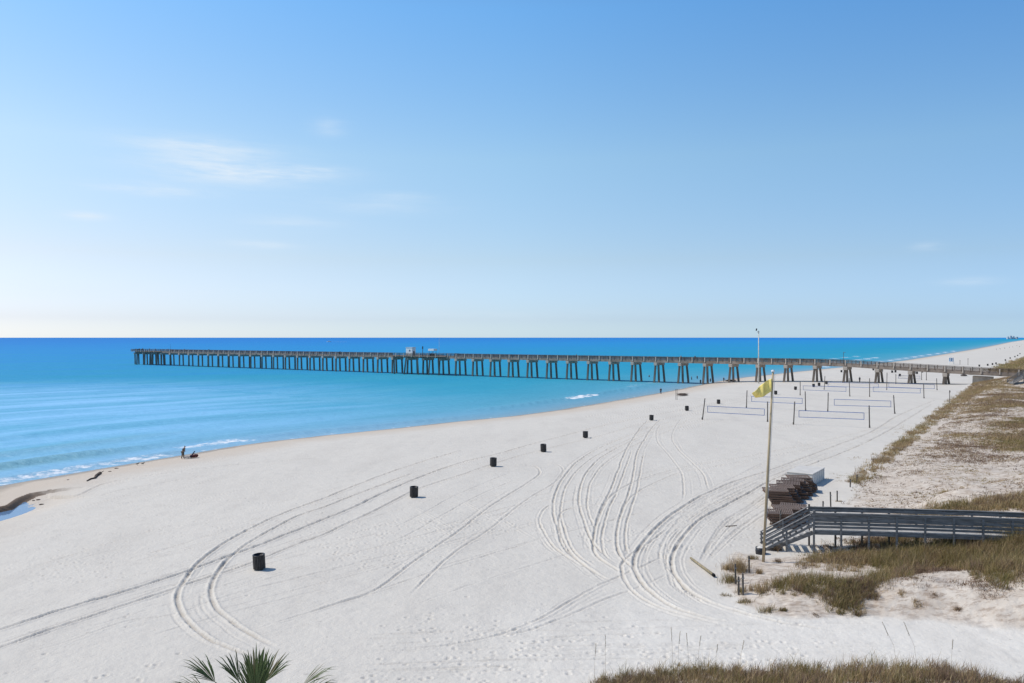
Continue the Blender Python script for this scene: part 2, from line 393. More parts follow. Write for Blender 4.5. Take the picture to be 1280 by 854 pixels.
for k in range(1, 20):      # bundle of fainter lines between the two big ruts of the wide turn
    t = k / 20 + rng.uniform(-.03, .03)
    a = smooth_path(np.array(F1[4:-1]), 6); b = smooth_path(np.array(F2[4:-1]), 6); n = 26
    ia = np.linspace(0, len(a) - 1, n).astype(int); ib = np.linspace(0, len(b) - 1, n).astype(int)
    c = a[ia] * (1 - t) + b[ib] * t; i0 = rng.integers(0, 12); i1 = rng.integers(15, n)
    rut(c[i0:i1], depth=rng.uniform(.032, .06), width=rng.uniform(.09, .13), berm=.03, broken=.45)
for k in range(14):      # lines fanning out towards the flagpole side
    o = rng.uniform(0, 1)
    rut([(975 + 30 * o, 600 + 18 * o), (940 + 25 * o, 628 + 10 * o), (905 + 25 * o, 650 + 12 * o), (884 + 18 * o, 680 + 6 * o), (872 + 12 * o, 705)], depth=rng.uniform(.035, .06), width=.10, berm=.03, broken=.5)
for k in range(58):     # long raked / driven lines parallel to the beach
    y0 = rng.uniform(560, 800); x0 = rng.uniform(-40, 560); sl = rng.uniform(.26, .36); n = 6; ln = rng.uniform(120, 460)
    pts = [(x0 + ln * i / (n - 1), y0 - sl * ln * i / (n - 1) * (1 - 0.12 * i / (n - 1))) for i in range(n)]
    if min(p[1] for p in pts) > 545: rut(pts, depth=rng.uniform(.024, .05), width=rng.uniform(.10, .15), berm=.024, broken=.55)
for k in range(24):     # lines along the bottom, coming round the near dune
    y0 = rng.uniform(782, 850); x0 = rng.uniform(380, 700); ln = rng.uniform(200, 560); c = rng.uniform(-14, 4)
    rut([(x0 + ln * t, y0 + c * t - 16 * t * (1 - t)) for t in np.linspace(0, 1, 6)], depth=rng.uniform(.024, .046), width=.11, berm=.024, broken=.45)
for k in range(16):     # scattered cross tracks between the big turns
    y0 = rng.uniform(600, 690); x0 = rng.uniform(700, 900); ln = rng.uniform(30, 90); sl = rng.uniform(-.5, -.15)
    rut([(x0, y0), (x0 + ln * .5, y0 + sl * ln * .5 - 2), (x0 + ln, y0 + sl * ln)], depth=.04, width=.12, berm=.03, broken=.6)
for k in range(22):     # fine lines sweeping from the wide turn past the flagpole to the courts
    o = rng.uniform(0, 1); u = rng.uniform(0, .5); w2 = rng.uniform(.5, 1)
    q = smooth_path(np.array([(850, 652 - 26 * o), (905, 628 - 28 * o), (957, 604 - 30 * o), (1000, 587 - 27 * o), (1040, 571 - 24 * o), (1087, 551 - 18 * o), (1122, 532 - 14 * o), (1160, 508 - 8 * o)]), 4); n_ = len(q)
    rut(q[int(u * n_ * .8):max(int(u * n_ * .8) + 8, int(w2 * n_))][::5], depth=rng.uniform(.028, .05), width=.11, berm=.028, broken=.5)
for k in range(26):     # tracks through the courts and along the shore
    y0 = rng.uniform(492, 540); x0 = rng.uniform(700, 960); ln = rng.uniform(60, 200)
    rut([(x0 + ln * t, y0 - (0.17 * ln + 3) * t + 6 * t * (1 - t)) for t in np.linspace(0, 1, 5)], depth=.06, width=.2, berm=.04, broken=.5)
rut([(0, 640), (60, 625), (95, 620), (130, 605), (190, 594), (300, 580), (420, 570)], depth=.07, width=.3, berm=.05)
rut([(110, 625), (150, 613), (200, 604), (300, 588)], depth=.05, width=.3, berm=.04)
for k in range(5):      # short criss-cross turns in the middle
    y0 = rng.uniform(600, 700); x0 = rng.uniform(420, 640)
    rut([(x0, y0), (x0 + 30, y0 + 16), (x0 + 70, y0 + 40)], depth=.012, width=.14, berm=.035, broken=.5)
ii, jj = np.nonzero(RUT); RUT[ii, jj] *= (1 + 1.3 * fbm(ii * RS / .55, jj * RS / .55, 2, 33)).astype(np.float32)
# footprints: short pits, many along walked lines
nf = 9000
fx = np.concatenate([rng.uniform(-60, 40, nf), rng.uniform(-30, 20, nf // 2)]); fy = np.concatenate([30 + 130 * rng.random(nf) ** 1.5, rng.uniform(31, 62, nf // 2)])
keep = fbm(fx / 9, fy / 5, 3, 77) + 0.10 * rng.standard_normal(fx.shape) > 0.10
fx, fy = fx[keep], fy[keep]; fd = rng.uniform(.01, .075, fx.shape)
for i in range(-4, 5):
    for j in range(-4, 5):
        rr = (i * i + j * j) * RS * RS; v = -math.exp(-rr / .008) + .25 * math.exp(-((math.sqrt(rr) - .17) / .07) ** 2)
        ix = ((fx - RX0) / RS).astype(int) + i; iy = ((fy - RY0) / RS).astype(int) + j
        ok = (ix >= 0) & (ix < RNX) & (iy >= 0) & (iy < RNY)
        RUT[ix[ok], iy[ok]] += (fd[ok] * v).astype(np.float32)
def rut_at(x, y):
    fx_ = (x - RX0) / RS - .5; fy_ = (y - RY0) / RS - .5; i = np.floor(fx_).astype(int); j = np.floor(fy_).astype(int)
    ok = (i >= 0) & (i < RNX - 1) & (j >= 0) & (j < RNY - 1); i = np.clip(i, 0, RNX - 2); j = np.clip(j, 0, RNY - 2)
    u = fx_ - i; v = fy_ - j
    r = (RUT[i, j] * (1 - u) + RUT[i + 1, j] * u) * (1 - v) + (RUT[i, j + 1] * (1 - u) + RUT[i + 1, j + 1] * u) * v
    return np.where(ok, r, 0)

# ------------------------------------------------------------------ ground sheet (rings round the camera foot, finer where near)
def rings(r0, rfine, r1, k, kmax):
    r = [r0]
    while r[-1] < r1:
        x = r[-1]; dr = x * x / 11144 * k if x > rfine else 0.8
        r.append(x + min(max(dr, 0.05), x * kmax))
    return np.array(r)
def polar(rad, step):
    fine = np.arange(-R(39), R(39), step); co = np.arange(R(41), R(321), R(4)); th = np.concatenate([fine, co])
    T, Rr = np.meshgrid(th, rad); x = Rr * np.sin(T); y = Rr * np.cos(T); nr, nc = T.shape
    i = np.arange(nr - 1)[:, None] * nc; j = np.arange(nc)[None, :]; j2 = (j + 1) % nc
    f = np.stack([i + j, i + nc + j, i + nc + j2, i + j2], -1).reshape(-1, 4)[:, ::-1]
    return x.ravel(), y.ravel(), f
rad = rings(2.0, 27.0, 45000, 0.48, 0.06)
gx, gy, gf = polar(rad, 0.66 / 796)
gz = np.empty_like(gx); gs = np.empty_like(gx); gv = np.empty_like(gx); scarp_shade = np.empty_like(gx); gr = np.empty_like(gx)
for a in range(0, len(gx), 200000):
    sl = slice(a, a + 200000)
    gz[sl], gs[sl], gv[sl], t_, dep_ = height(gx[sl], gy[sl], True)
    scarp_shade[sl] = np.where((t_ > -.3) & (t_ < .75), dep_, 0)
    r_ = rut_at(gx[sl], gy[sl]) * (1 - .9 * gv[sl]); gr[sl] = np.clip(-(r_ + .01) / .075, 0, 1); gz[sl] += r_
    nearw = np.clip(1 - np.hypot(gx[sl], gy[sl]) / 260, 0, 1) * sstep(gs[sl], 4, 16)
    gz[sl] += nearw * (.045 * fbm(gx[sl] / .9, gy[sl] / .9, 3, 41) + .02 * fbm(gx[sl] / .28, gy[sl] / .28, 2, 43)) * (1 + 2.2 * gv[sl])
me = np_mesh('beach_ground', np.stack([gx, gy, gz], 1), gf.ravel(), np.full(len(gf), 4), {'s': gs, 'veg': gv, 'rut': gr, 'scarp': scarp_shade}, True)
ground_ob = bpy.data.objects.new('beach_ground', me); link(ground_ob); props(ground_ob, kind='structure')
m = bpy.data.materials.new('sand'); m.use_nodes = True; n = NT(m.node_tree); b = n.n['Principled BSDF']
geo = n.node('ShaderNodeNewGeometry'); pos = geo.outputs['Position']
s_ = n.attr('s'); v_ = n.attr('veg')
sepy = n.node('ShaderNodeSeparateXYZ'); n.l.new(pos, sepy.inputs[0]); big = n.noise(pos, 0.05, 4); mid = n.noise(pos, 0.9, 5, .65); fin = n.noise(pos, 9.0, 3, .7)
dry = n.mix(big, (.605, .566, .502), (.655, .616, .548)); dry = n.mix(n.m('MULTIPLY', n.ss(sepy.outputs[1], 47, 37), n.ss(sepy.outputs[0], -6, 8)), dry, (.71, .672, .605)); dry = n.mix(n.m('MULTIPLY', n.ss(mid, .45, .75), .35), dry, (.50, .468, .42))
dry = n.mix(n.m('MULTIPLY', n.ss(n.noise(n.mapping(pos, scale=(.25, .06, 1), rot=(0, 0, -.6)), 1.0, 5, .65), .42, .72), .30), dry, (.49, .455, .405))
speck = n.ss(n.noise(pos, 3.1, 2, .5), .68, .76); dry = n.mix(n.m('MULTIPLY', speck, .35), dry, (.33, .30, .26))
wn = n.m('ADD', s_, n.m('MULTIPLY', n.m('SUBTRACT', n.noise(pos, .22, 4), .5), 7.0))
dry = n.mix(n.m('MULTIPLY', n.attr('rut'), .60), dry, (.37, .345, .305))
beige = n.mix(n.ss(wn, 5, 17), (.56, .485, .40), dry)
wet = n.mix(n.ss(wn, .2, 4.0), (.31, .26, .205), beige); wet = n.mix(n.ss(n.m('ADD', n.attr('scarp'), n.m('MULTIPLY', n.m('SUBTRACT', mid, .5), .3)), .05, .4), wet, (.15, .11, .08))  # wet sand, then shade of the scarp face painted in as dark brown
dunes = n.mix(n.ss(mid, .35, .7), (.63, .565, .485), (.54, .465, .385)); lit = n.ss(n.noise(n.mapping(pos, scale=(.7, 1.6, 1), rot=(0, 0, .5)), 1.9, 6, .75), .46, .62)
dunes = n.mix(n.m('MULTIPLY', lit, .60), dunes, (.27, .19, .135))
n.put(b.inputs['Base Color'], n.mix(n.m('MULTIPLY', v_, n.ss(n.m('ADD', v_, n.m('MULTIPLY', mid, .6)), .55, 1.0)), wet, dunes))  # wet holds the wet sand and the painted scarp shade
n.put(b.inputs['Roughness'], n.m('ADD', n.m('MULTIPLY', n.ss(wn, .0, 3.0), .55), .40)); b.inputs['Specular IOR Level'].default_value = .2
bp = n.node('ShaderNodeBump'); bp.inputs['Strength'].default_value = .8; bp.inputs['Distance'].default_value = .055
n.put(bp.inputs['Height'], n.m('ADD', n.m('MULTIPLY', fin, .45), n.noise(pos, 3.2, 4, .6))); n.l.new(bp.outputs[0], b.inputs['Normal'])
me.materials.append(m)

# ------------------------------------------------------------------ sea
rad = rings(40.0, 40.0, 90000, 1.0, 0.12)
wx, wy, wf = polar(rad, 1.5 / 796)
ws, wa = shore_s(wx, wy)
dist = np.hypot(wx, wy)
wz = np.full(wx.shape, SEA_Z)
# low swell lines parallel to the shore, steepening as they come in
def crest(ph, a, w, u0, u1, ut=25):
    s0 = ph + 2.5 * fbm(wa / 28, wa * 0 + ph, 3, int(abs(ph)) + 60)
    m_ = sstep(wa, u0, u0 + ut) * (1 - sstep(wa, u1 - ut, u1))
    d = ws - s0
    return a * m_ * np.exp(-np.where(d > 0, (d / (w * .55)) ** 2, (d / (w * 1.5)) ** 2))
ARC = poly_dist(np.array([at(p, q, SEA_Z)[0] for p, q in ((0, 608), (210, 572), (330, 553), (400, 545), (640, 520.5), (760, 502.5), (862, 484), (1000, 464.5))]),
                np.array([at(p, q, SEA_Z)[1] for p, q in ((0, 608), (210, 572), (330, 553), (400, 545), (640, 520.5), (760, 502.5), (862, 484), (1000, 464.5))]), SHORE)[2]
u0, u210, u330, u400, u640, u760, u862, u1000 = ARC
wz += crest(-11.5, .62, 1.3, u0 - 80, u330 - 4, 18) + crest(-22, .35, 2.2, u0 - 80, u400, 30) + crest(-40, .28, 3.0, u0 - 90, u640) + crest(-3.5, .22, .9, u0 - 60, u330, 20) + crest(-6, .30, 1.0, u330 - 6, u640, 14) + crest(-14, .4, 1.3, u640, u862, 14)
wz += np.where(ws < -4, 1, 0) * sstep(-ws, 4, 60) * np.clip(1 - dist / 2500, 0, 1) * (.22 * fbm(ws / 9 + 2 * fbm(wa / 60, ws / 60, 2, 5), wa / 45, 3, 71) + .10 * fbm(wx / 4, wy / 4, 3, 72))
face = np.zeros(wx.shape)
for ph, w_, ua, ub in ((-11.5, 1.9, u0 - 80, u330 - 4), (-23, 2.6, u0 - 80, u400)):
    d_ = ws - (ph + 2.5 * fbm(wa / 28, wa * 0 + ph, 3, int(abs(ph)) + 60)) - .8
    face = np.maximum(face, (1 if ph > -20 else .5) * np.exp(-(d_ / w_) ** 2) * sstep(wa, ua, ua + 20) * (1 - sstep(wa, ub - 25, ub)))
foam = np.zeros(wx.shape)
def fo(s0, w, ua, ub, a, back=.5):
    d = ws - (s0 + 1.6 * fbm(wa / 9, wa * 0 + s0, 3, 91)); m_ = sstep(wa, ua, ua + 6) * (1 - sstep(wa, ub - 8, ub))
    return a * m_ * np.exp(-np.where(d > 0, (d / w) ** 2, (d / (w * (1 + back))) ** 2))
foam += fo(-2.6, 1.2, u0 - 60, u210 + 6, .62) + fo(-5.2, 2.0, u210 + 4, u330 + 6, .60) + fo(-7.0, 1.6, u330 + 22, u400 + 20, .62) + fo(-.5, .5, u0 - 80, u1000, .45)
foam += fo(-12, 1.4, (u640 + u760) / 2 + 19, u760 + 27, .86, .8) + fo(-18, 2.0, u862 - 16, u862 + 40, .45) + fo(-30, 3.5, u1000 + 110, u1000 + 330, .75) + fo(-9, 3, u1000 + 60, u1000 + 700, .72) + fo(-52, 4, u1000 + 130, u1000 + 360, .62)
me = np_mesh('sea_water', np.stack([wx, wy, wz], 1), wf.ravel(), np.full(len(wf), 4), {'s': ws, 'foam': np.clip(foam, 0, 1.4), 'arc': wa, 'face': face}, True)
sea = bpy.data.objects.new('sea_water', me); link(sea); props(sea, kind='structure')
m = bpy.data.materials.new('sea'); m.use_nodes = True; n = NT(m.node_tree); b = n.n['Principled BSDF']
geo = n.node('ShaderNodeNewGeometry'); pos = geo.outputs['Position']; s_ = n.attr('s'); arc = n.attr('arc'); fo_ = n.attr('foam')
cmb = n.node('ShaderNodeCombineXYZ'); n.put(cmb.inputs[0], n.m('MULTIPLY', s_, .02)); n.put(cmb.inputs[1], n.m('MULTIPLY', arc, .0035))
band = n.noise(cmb.outputs[0], 1.6, 5, .6); band2 = n.noise(n.mapping(pos, scale=(.0035, .022, .0), rot=(0, 0, .15)), 1.0, 5, .6)
nz = n.m('SUBTRACT', n.m('ADD', n.m('MULTIPLY', band, .45), n.m('MULTIPLY', band2, .55)), .5)
dep = n.m('MULTIPLY', s_, -1.0)
lg = n.m('DIVIDE', n.m('LOGARITHM', n.m('MAXIMUM', dep, 4.0), 10.0), 4.0)     # 10 m -> .25, 100 -> .5, 1000 -> .75
lg = n.m('ADD', lg, n.m('MULTIPLY', nz, .55))
shal = n.m('DIVIDE', n.m('LOGARITHM', n.m('MAXIMUM', n.m('MULTIPLY', s_, -1.0), 2.0), 10.0), 4.0)
lg = n.mix(n.ss(n.m('MULTIPLY', s_, -1.0), 15, 70), shal, lg)
c = n.ramp(lg, [(.0, (.22, .34, .40)), (.20, (.145, .34, .46)), (.34, (.06, .325, .46)), (.44, (.016, .305, .455)), (.52, (.002, .285, .455)), (.62, (.002, .27, .51)), (.74, (.002, .245, .57)), (.86, (.002, .205, .57)), (1, (.002, .185, .54))])
crk = n.m('ADD', n.m('MULTIPLY', n.noise(pos, .9, 6, .72), .55), n.m('MULTIPLY', n.noise(n.mapping(pos, scale=(.12, .4, 1), rot=(0, 0, -.3)), 1.0, 4, .6), .45)); fo2 = n.ss(n.m('ADD', fo_, n.m('MULTIPLY', n.m('SUBTRACT', crk, .5), 3.0)), .38, .85)
bar = n.node('ShaderNodeVectorMath', operation='LENGTH'); n.put(bar.inputs[0], n.mapping(pos, loc=(1.05, -1.0, 0), scale=(1 / 125, 1 / 150, 0)))  # ellipse at left where surface glare is painted into the water colour
glare = n.ss(bar.outputs['Value'], 1.25, .35)
glare = n.m('MULTIPLY', glare, n.m('ADD', .35, n.m('MULTIPLY', .65, n.ss(n.noise(cmb.outputs[0], 5.0, 5, .65), .3, .7))))
c = n.mix(n.m('MULTIPLY', glare, .9), c, (.26, .55, .84))
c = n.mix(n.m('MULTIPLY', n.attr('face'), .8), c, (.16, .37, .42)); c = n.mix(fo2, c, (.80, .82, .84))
w1 = n.noise(n.mapping(pos, scale=(.55, 1.0, 1), rot=(0, 0, -.55)), 1.1, 4, .6); w2 = n.noise(n.mapping(pos, scale=(.4, 1.0, 1), rot=(0, 0, -.3)), .16, 4, .6)
bp = n.node('ShaderNodeBump'); bp.inputs['Strength'].default_value = 1.0; bp.inputs['Distance'].default_value = .5
n.put(bp.inputs['Height'], n.m('ADD', n.m('MULTIPLY', w1, .45), n.m('MULTIPLY', w2, 1.6)))
df = n.node('ShaderNodeBsdfDiffuse'); n.put(df.inputs['Color'], c); n.l.new(bp.outputs[0], df.inputs['Normal'])
gl = n.node('ShaderNodeBsdfGlossy'); gl.inputs['Roughness'].default_value = .58; n.l.new(bp.outputs[0], gl.inputs['Normal']); gl.inputs['Color'].default_value = (.9, .95, 1, 1)
mx = n.node('ShaderNodeMixShader'); n.put(mx.inputs[0], n.m('MULTIPLY', n.m('SUBTRACT', 1.0, fo2), .075)); n.l.new(df.outputs[0], mx.inputs[1]); n.l.new(gl.outputs[0], mx.inputs[2])
n.l.new(mx.outputs[0], n.n['Material Output'].inputs['Surface']); n.n.remove(b)
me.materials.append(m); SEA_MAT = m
# tidal pool behind the little scarp
pq = gp(6, 648); pc = (pq[0] - 4, pq[1] + 2); pz = pq[2] + .10
P = []
for k in range(48):
    t = 2 * math.pi * k / 48; P.append((pc[0] - 4 + 11 * math.cos(t), pc[1] + 7 * math.sin(t), pz))
mb = MB(); mb.quad(*P); 
m = bpy.data.materials.new('pool_water'); m.use_nodes = True; n = NT(m.node_tree); b = n.n['Principled BSDF']
geo = n.node('ShaderNodeNewGeometry'); n.put(b.inputs['Base Color'], n.mix(n.noise(geo.outputs['Position'], .3, 3), (.10, .20, .36), (.15, .27, .44)))
b.inputs['Roughness'].default_value = .08; b.inputs['IOR'].default_value = 1.33
pool = mb.build('tidal_pool_water', m); props(pool, kind='structure')

# ------------------------------------------------------------------ materials for things
M_CONC = mat('weathered_concrete', (.27, .22, .18), .85, .2, .28, .6, bump=.02)
M_PILE = mat('concrete_pile', (.21, .175, .145), .85, .2, .35, .5, stretch=(1, 1, .3), bump=.02)
M_CAP = mat('pale_concrete', (.47, .41, .345), .85, .2, .2, .7)
M_PRAIL = mat('pier_wood', (.135, .10, .078), .85, .2, .5, .9, stretch=(1, 1, .5))
M_GREY = mat('grey_board', (.20, .193, .185), .8, .2, .35, 1.4, stretch=(1, 1, 9), bump=.006)
M_GREY2 = mat('bleached_board', (.40, .395, .385), .8, .2, .25, 1.4, stretch=(1, 1, 9), bump=.006)
M_POSTW = mat('old_post_wood', (.13, .115, .10), .85, .2, .35, 3, stretch=(6, 6, .6), bump=.01)
M_TAN = mat('tan_pole_wood', (.42, .335, .215), .75, .25, .2, 2, stretch=(6, 6, .4), bump=.01)
M_BROWN = mat('brown_slat', (.125, .075, .052), .75, .25, .5, 2.5, stretch=(.6, 5, 5), bump=.006)
M_BROWN2 = mat('faded_slat', (.185, .14, .115), .75, .25, .4, 2.5, stretch=(.6, 5, 5), bump=.006)
M_CAN = mat('dark_bin_slat', (.045, .042, .040), .6, .3, .4, 5, stretch=(3, 3, .5))
M_CANT = mat('dark_bin_rim', (.018, .019, .024), .45, .4, .2, 5)
M_WHITE = mat('white_paint', (.72, .72, .71), .5, .35, .06, 2)
M_WHITE2 = mat('white_panel', (.62, .63, .65), .5, .35, .12, 1.2)
M_BLUE = mat('blue_tape', (.055, .13, .36), .6, .3, .15, 3)
M_NET = mat('net_cord', (.45, .46, .48), .7, .2, .1, 4)
M_POLEW = mat('pale_pole', (.60, .57, .50), .5, .35, .1, 2)
M_YEL = mat('yellow_cloth', (.90, .71, .22), .7, .2, .12, 6)
M_DARK = mat('dark_cloth', (.02, .024, .035), .8, .15, .3, 8)
M_NAVY = mat('navy_cloth', (.018, .035, .075), .75, .2, .3, 8)
M_SKIN = mat('skin', (.42, .26, .19), .6, .3, .08, 12)
M_SHIRT = mat('grey_shirt', (.16, .15, .13), .85, .15, .2, 10)
M_TROUS = mat('khaki_trousers', (.19, .16, .12), .85, .15, .2, 10)
M_HAIR = mat('dark_hair', (.03, .022, .018), .7, .3, .2, 20)
M_RED = mat('maroon_cloth', (.15, .05, .045), .8, .2, .3, 8)
M_BARK = mat('driftwood_bark', (.10, .075, .06), .9, .15, .4, 4, bump=.02)
M_TRUNK = mat('palm_trunk', (.20, .16, .12), .9, .15, .4, 5, stretch=(1, 1, 4), bump=.03)
M_STEEL = mat('dull_steel', (.25, .26, .27), .5, .4, .15, 4, metal=.5)
M_BLDG = mat('hazy_wall', (.56, .58, .60), .8, .2, .08, .05)
M_GLASS = mat('dark_window', (.10, .14, .20), .3, .5, .1, .1)
M_LEAF = leafmat('dune_grass_blade'); M_FROND = leafmat('palm_leaflet', .45, .4, .18)
M_DARKTIP = mat('black_end', (.012, .012, .012), .8, .2, .2, 8)

# ------------------------------------------------------------------ fishing pier
BAY = 9.14
PU = Vector((.8213, -.5705, 0)); PV = Vector((.5705, .8213, 0))       # along (to the shore), across (away from the camera)
P0 = Vector((-6.9, 329.0, 0))
DZ_N = [-40, 14, 15, 16, 17, 18, 19, 20, 24, 34]; DZ_Z = [0, 0, -.15, -.62, -1.05, -1.45, -1.82, -2.05, -2.55, -2.8]
def pdz(nn): return float(np.interp(nn, DZ_N, DZ_Z))
def pp(nn, across=0.0, z=0.0, follow=True):
    v = P0 + PU * (nn * BAY) + PV * across; v.z = z + (pdz(nn) if follow else 0); return v
RZP = math.atan2(PU.y, PU.x)
pier = empty('fishing_pier', 'long grey-brown concrete fishing pier on splayed piles running from the beach out over the sea', 'pier')
N0, N1 = -30, 30
ZD = 5.95
mb = MB()
for k in range(N0 + 1, N1):
    mb.bar(pp(k, 0, ZD - .11), pp(k + 1, 0, ZD - .11), 5.9, .22)
for a, b_, w in ((-29.15, -26, 9.4), (-6.0, -2.6, 11.5)):      # wider platforms
    mb.bar(pp(a, 0, ZD - .12), pp(b_, 0, ZD - .12), w, .215)
mb.build('deck', M_CONC, pier)
for sd in (-1, 1):
    mb = MB()
    for k in range(N0 + 1, N1):
        mb.bar(pp(k, sd * 2.82, ZD - .58), pp(k + 1, sd * 2.82, ZD - .58), .28, .70)
    mb.build('edge_beam', M_CONC, pier)
def rail_line(mb, a, b_, acr, step=.2287):
    k = a
    nseg = max(1, int(round((b_ - a) / .25)))
    for i in range(nseg):
        q0, q1 = a + (b_ - a) * i / nseg, a + (b_ - a) * (i + 1) / nseg
        for zz, hh in ((1.12, .09), (.86, .14), (.60, .14), (.34, .14), (.10, .13)):
            mb.bar(pp(q0, acr, ZD + zz), pp(q1, acr, ZD + zz), .05 if zz < 1 else .24, hh)
        mb.bar(pp(q0, acr + .08 * (1 if acr > 0 else -1), ZD - .1), pp(q0, acr + .08 * (1 if acr > 0 else -1), ZD + 1.07), .13, .13)
for sd in (-1, 1):
    mb = MB()
    if sd < 0:
        rail_line(mb, -26, -6, -2.9); rail_line(mb, -2.6, N1, -2.9); rail_line(mb, -29.15, -26, -4.6); rail_line(mb, -6, -2.6, -5.6)
    else:
        rail_line(mb, -26, -6, 2.9); rail_line(mb, -2.6, N1, 2.9); rail_line(mb, -29.15, -26, 4.6); rail_line(mb, -6, -2.6, 5.6)
    for e in (-29.15, -26, -6, -2.6):
        W5 = 4.6 if e < -20 else 5.6
        for zz, hh in ((1.12, .09), (.86, .14), (.60, .14), (.34, .14)):
            for (c0, c1) in (((-W5, W5),) if e == -29.15 else ((-W5, -2.9), (2.9, W5))):
                if (c0 + c1 < 0) == (sd < 0) or e == -29.15 and sd < 0: mb.bar(pp(e, c0, ZD + zz), pp(e, c1, ZD + zz), .06, hh)
    mb.build('railing', M_PRAIL, pier)
mb = MB(); mb.box((0, 0, .35), (.34, .16, 1.62)); first = None
for k2 in range(-30 * 2, 20 * 2):        # pale posts, one at each bent and one mid bay, on the camera side
    if k2 > 39 or k2 < -59: continue
    nn = k2 / 2 + .5
    a_ = -4.78 if nn < -26 else -5.78 if -6 <= nn <= -2.6 else -3.08
    if first is None: o = first = mb.build('rail_post', M_CAP, pier)
    else: o = first.copy(); link(o, pier)
    o.location = pp(nn, a_, ZD - .05); o.rotation_euler = (0, 0, RZP)
def pile_mesh(top, bot, r=.29):
    m_ = MB(); m_.bar(top, bot, 2 * r, 2 * r); return m_
mbc = MB(); mbc.box((0, 0, 0), (1.15, 7.0, 1.0)); cap0 = None; stuff_piles = MB()
piledefs = [((-.15, -2.9), (-1.05, -2.2)), ((0, -.7), (.12, -.5)), ((.15, 2.9), (1.15, 2.2))]
cap_i = 0
for k in range(-29, 19):
    ctr = pp(k, 0, ZD - 1.43)
    if cap0 is None: o = cap0 = mbc.build('pile_cap', M_CAP, pier)
    else: o = cap0.copy(); link(o, pier)
    o.location = ctr; o.rotation_euler = (0, 0, RZP)
    base = pp(k, 0, 0, False); gz_ = max(hz(base.x, base.y), -6) - 1.0; gz_ = min(gz_, SEA_Z - 1.5) if base.length > 0 and hz(base.x, base.y) < SEA_Z else gz_
    h = (ZD - 1.9 + pdz(k)) - gz_
    for (ta, tb) in piledefs:
        t = Vector((ta[0], ta[1], -.48)); bt = Vector((ta[0] + (tb[0] - ta[0]) * h / 7, ta[1] + (tb[1] - ta[1]) * h / 7, gz_ - ctr.z))
        if k >= -14: pile_mesh(t, bt).build('pile', M_PILE, o)
        else:
            rot = Matrix.Rotation(RZP, 3, 'Z'); stuff_piles.bar(rot @ t + ctr, rot @ bt + ctr, .58, .58)
# extra piles under the two platforms
for k in (-28.5, -27.6, -27, -26.2):
    for ac in (-4.2, 4.1):
        stuff_piles.bar(pp(k, ac, ZD - .24), pp(k + .03, ac * 1.12, -6, False), .58, .58)
o = stuff_piles.build('pile', M_PILE, pier); o['kind'] = 'stuff'
for k, lean in ((-5.7, .03), (-4.9, -.05), (-4.2, .05), (-3.4, -.03), (-2.9, .04)):
    mb = MB()
    for ac in (-5.0,): mb.bar(pp(k, ac, ZD - .24), pp(k + lean * 3, ac * 1.1, -6, False), .58, .58)
    mb.build('pile', M_PILE, pier)
mb = MB()        # landward abutment and the low supports beyond it
a0 = pp(19.05, 0, 0); g0 = hz(a0.x, a0.y)
mb.bar(pp(18.75, 0, (ZD - 1.4 + g0 - 1) / 2 - .2), pp(19.3, 0, (ZD - 1.4 + g0 - 1) / 2 - .2), 3.2, ZD - .9 - (g0 - 1))
mb.build('abutment', M_CAP, pier)
for k in (20.2, 21.5, 23, 25, 27):
    q = pp(k, 0, 0, False); mb = MB(); zt = ZD - .93 + pdz(k); mb.bar((q.x - PV.x * 3, q.y - PV.y * 3, (zt - 3) / 2), (q.x + PV.x * 3, q.y + PV.y * 3, (zt - 3) / 2), .9, zt + 3)
    mb.build('pile_cap', M_CONC, pier)

def stand(name, label, cat, pos, rz=0, group=None): return empty(name, label, cat, tuple(pos), rz, group)
# things on the pier
t = stand('pier_hut', 'small white hut standing on the wide middle platform of the pier', 'hut', pp(-4.75, -3.6, ZD), RZP)
MB().box((0, 0, 1.85), (3.6, 2.3, 3.5)).build('wall', M_WHITE, t); MB().box((0, 0, 3.7), (3.9, 2.6, .18)).build('roof', M_WHITE2, t)
MB().box((.4, -1.17, 2.3), (.8, .06, .7)).build('window', M_GLASS, t); MB().box((1.83, 0, 1.05), (.05, .9, 2.0)).build('door', M_POSTW, t)
t = stand('shade_canopy', 'white shade canopy over a counter beside the hut on the pier', 'canopy', pp(-3.35, -3.8, ZD), RZP)
MB().box((0, 0, 2.75), (3.1, 2.4, .85)).build('roof', M_WHITE, t)
for sx in (-1, 1):
    for sy in (-1, 1): MB().box((sx * 1.1, sy * .95, 1.14), (.1, .1, 2.28)).build('leg', M_POSTW, t)
MB().box((0, -.3, .55), (1.8, 1.2, 1.1)).build('counter', M_NAVY, t)
def mast(pos, h, r, mname, label, m_):
    t = stand(mname, label, 'pole', pos); MB().tube([(0, 0, 0), (0, 0, h)], [r, r * .7]).build('pole', m_, t); MB().box((0, 0, .1), (r * 4, r * 4, .2)).build('foot', m_, t); return t
t = mast(pp(-4.05, -3.0, ZD), 4.3, .14, 'mast', 'short dark mast between hut and canopy on the pier', M_POSTW)
MB().box((0, 0, 3.6), (.5, .3, 1.1)).build('loudhailer', M_POSTW, t)
mast(pp(-3.12, -2.0, ZD), 7.8, .07, 'mast', 'tall thin pale mast behind the white canopy on the pier', M_POLEW)
mast(pp(-25.0, -2.7, ZD), 4.4, .05, 'mast', 'thin dark mast near the sea end of the pier', M_POSTW)
t = mast(pp(14.95, -3.2, ZD), 3.6, .09, 'lamp_post', 'slim post rising from the pier railing near the beach', M_PRAIL)
MB().box((.2, 0, 3.55), (.7, .2, .12)).build('lamp', M_STEEL, t)

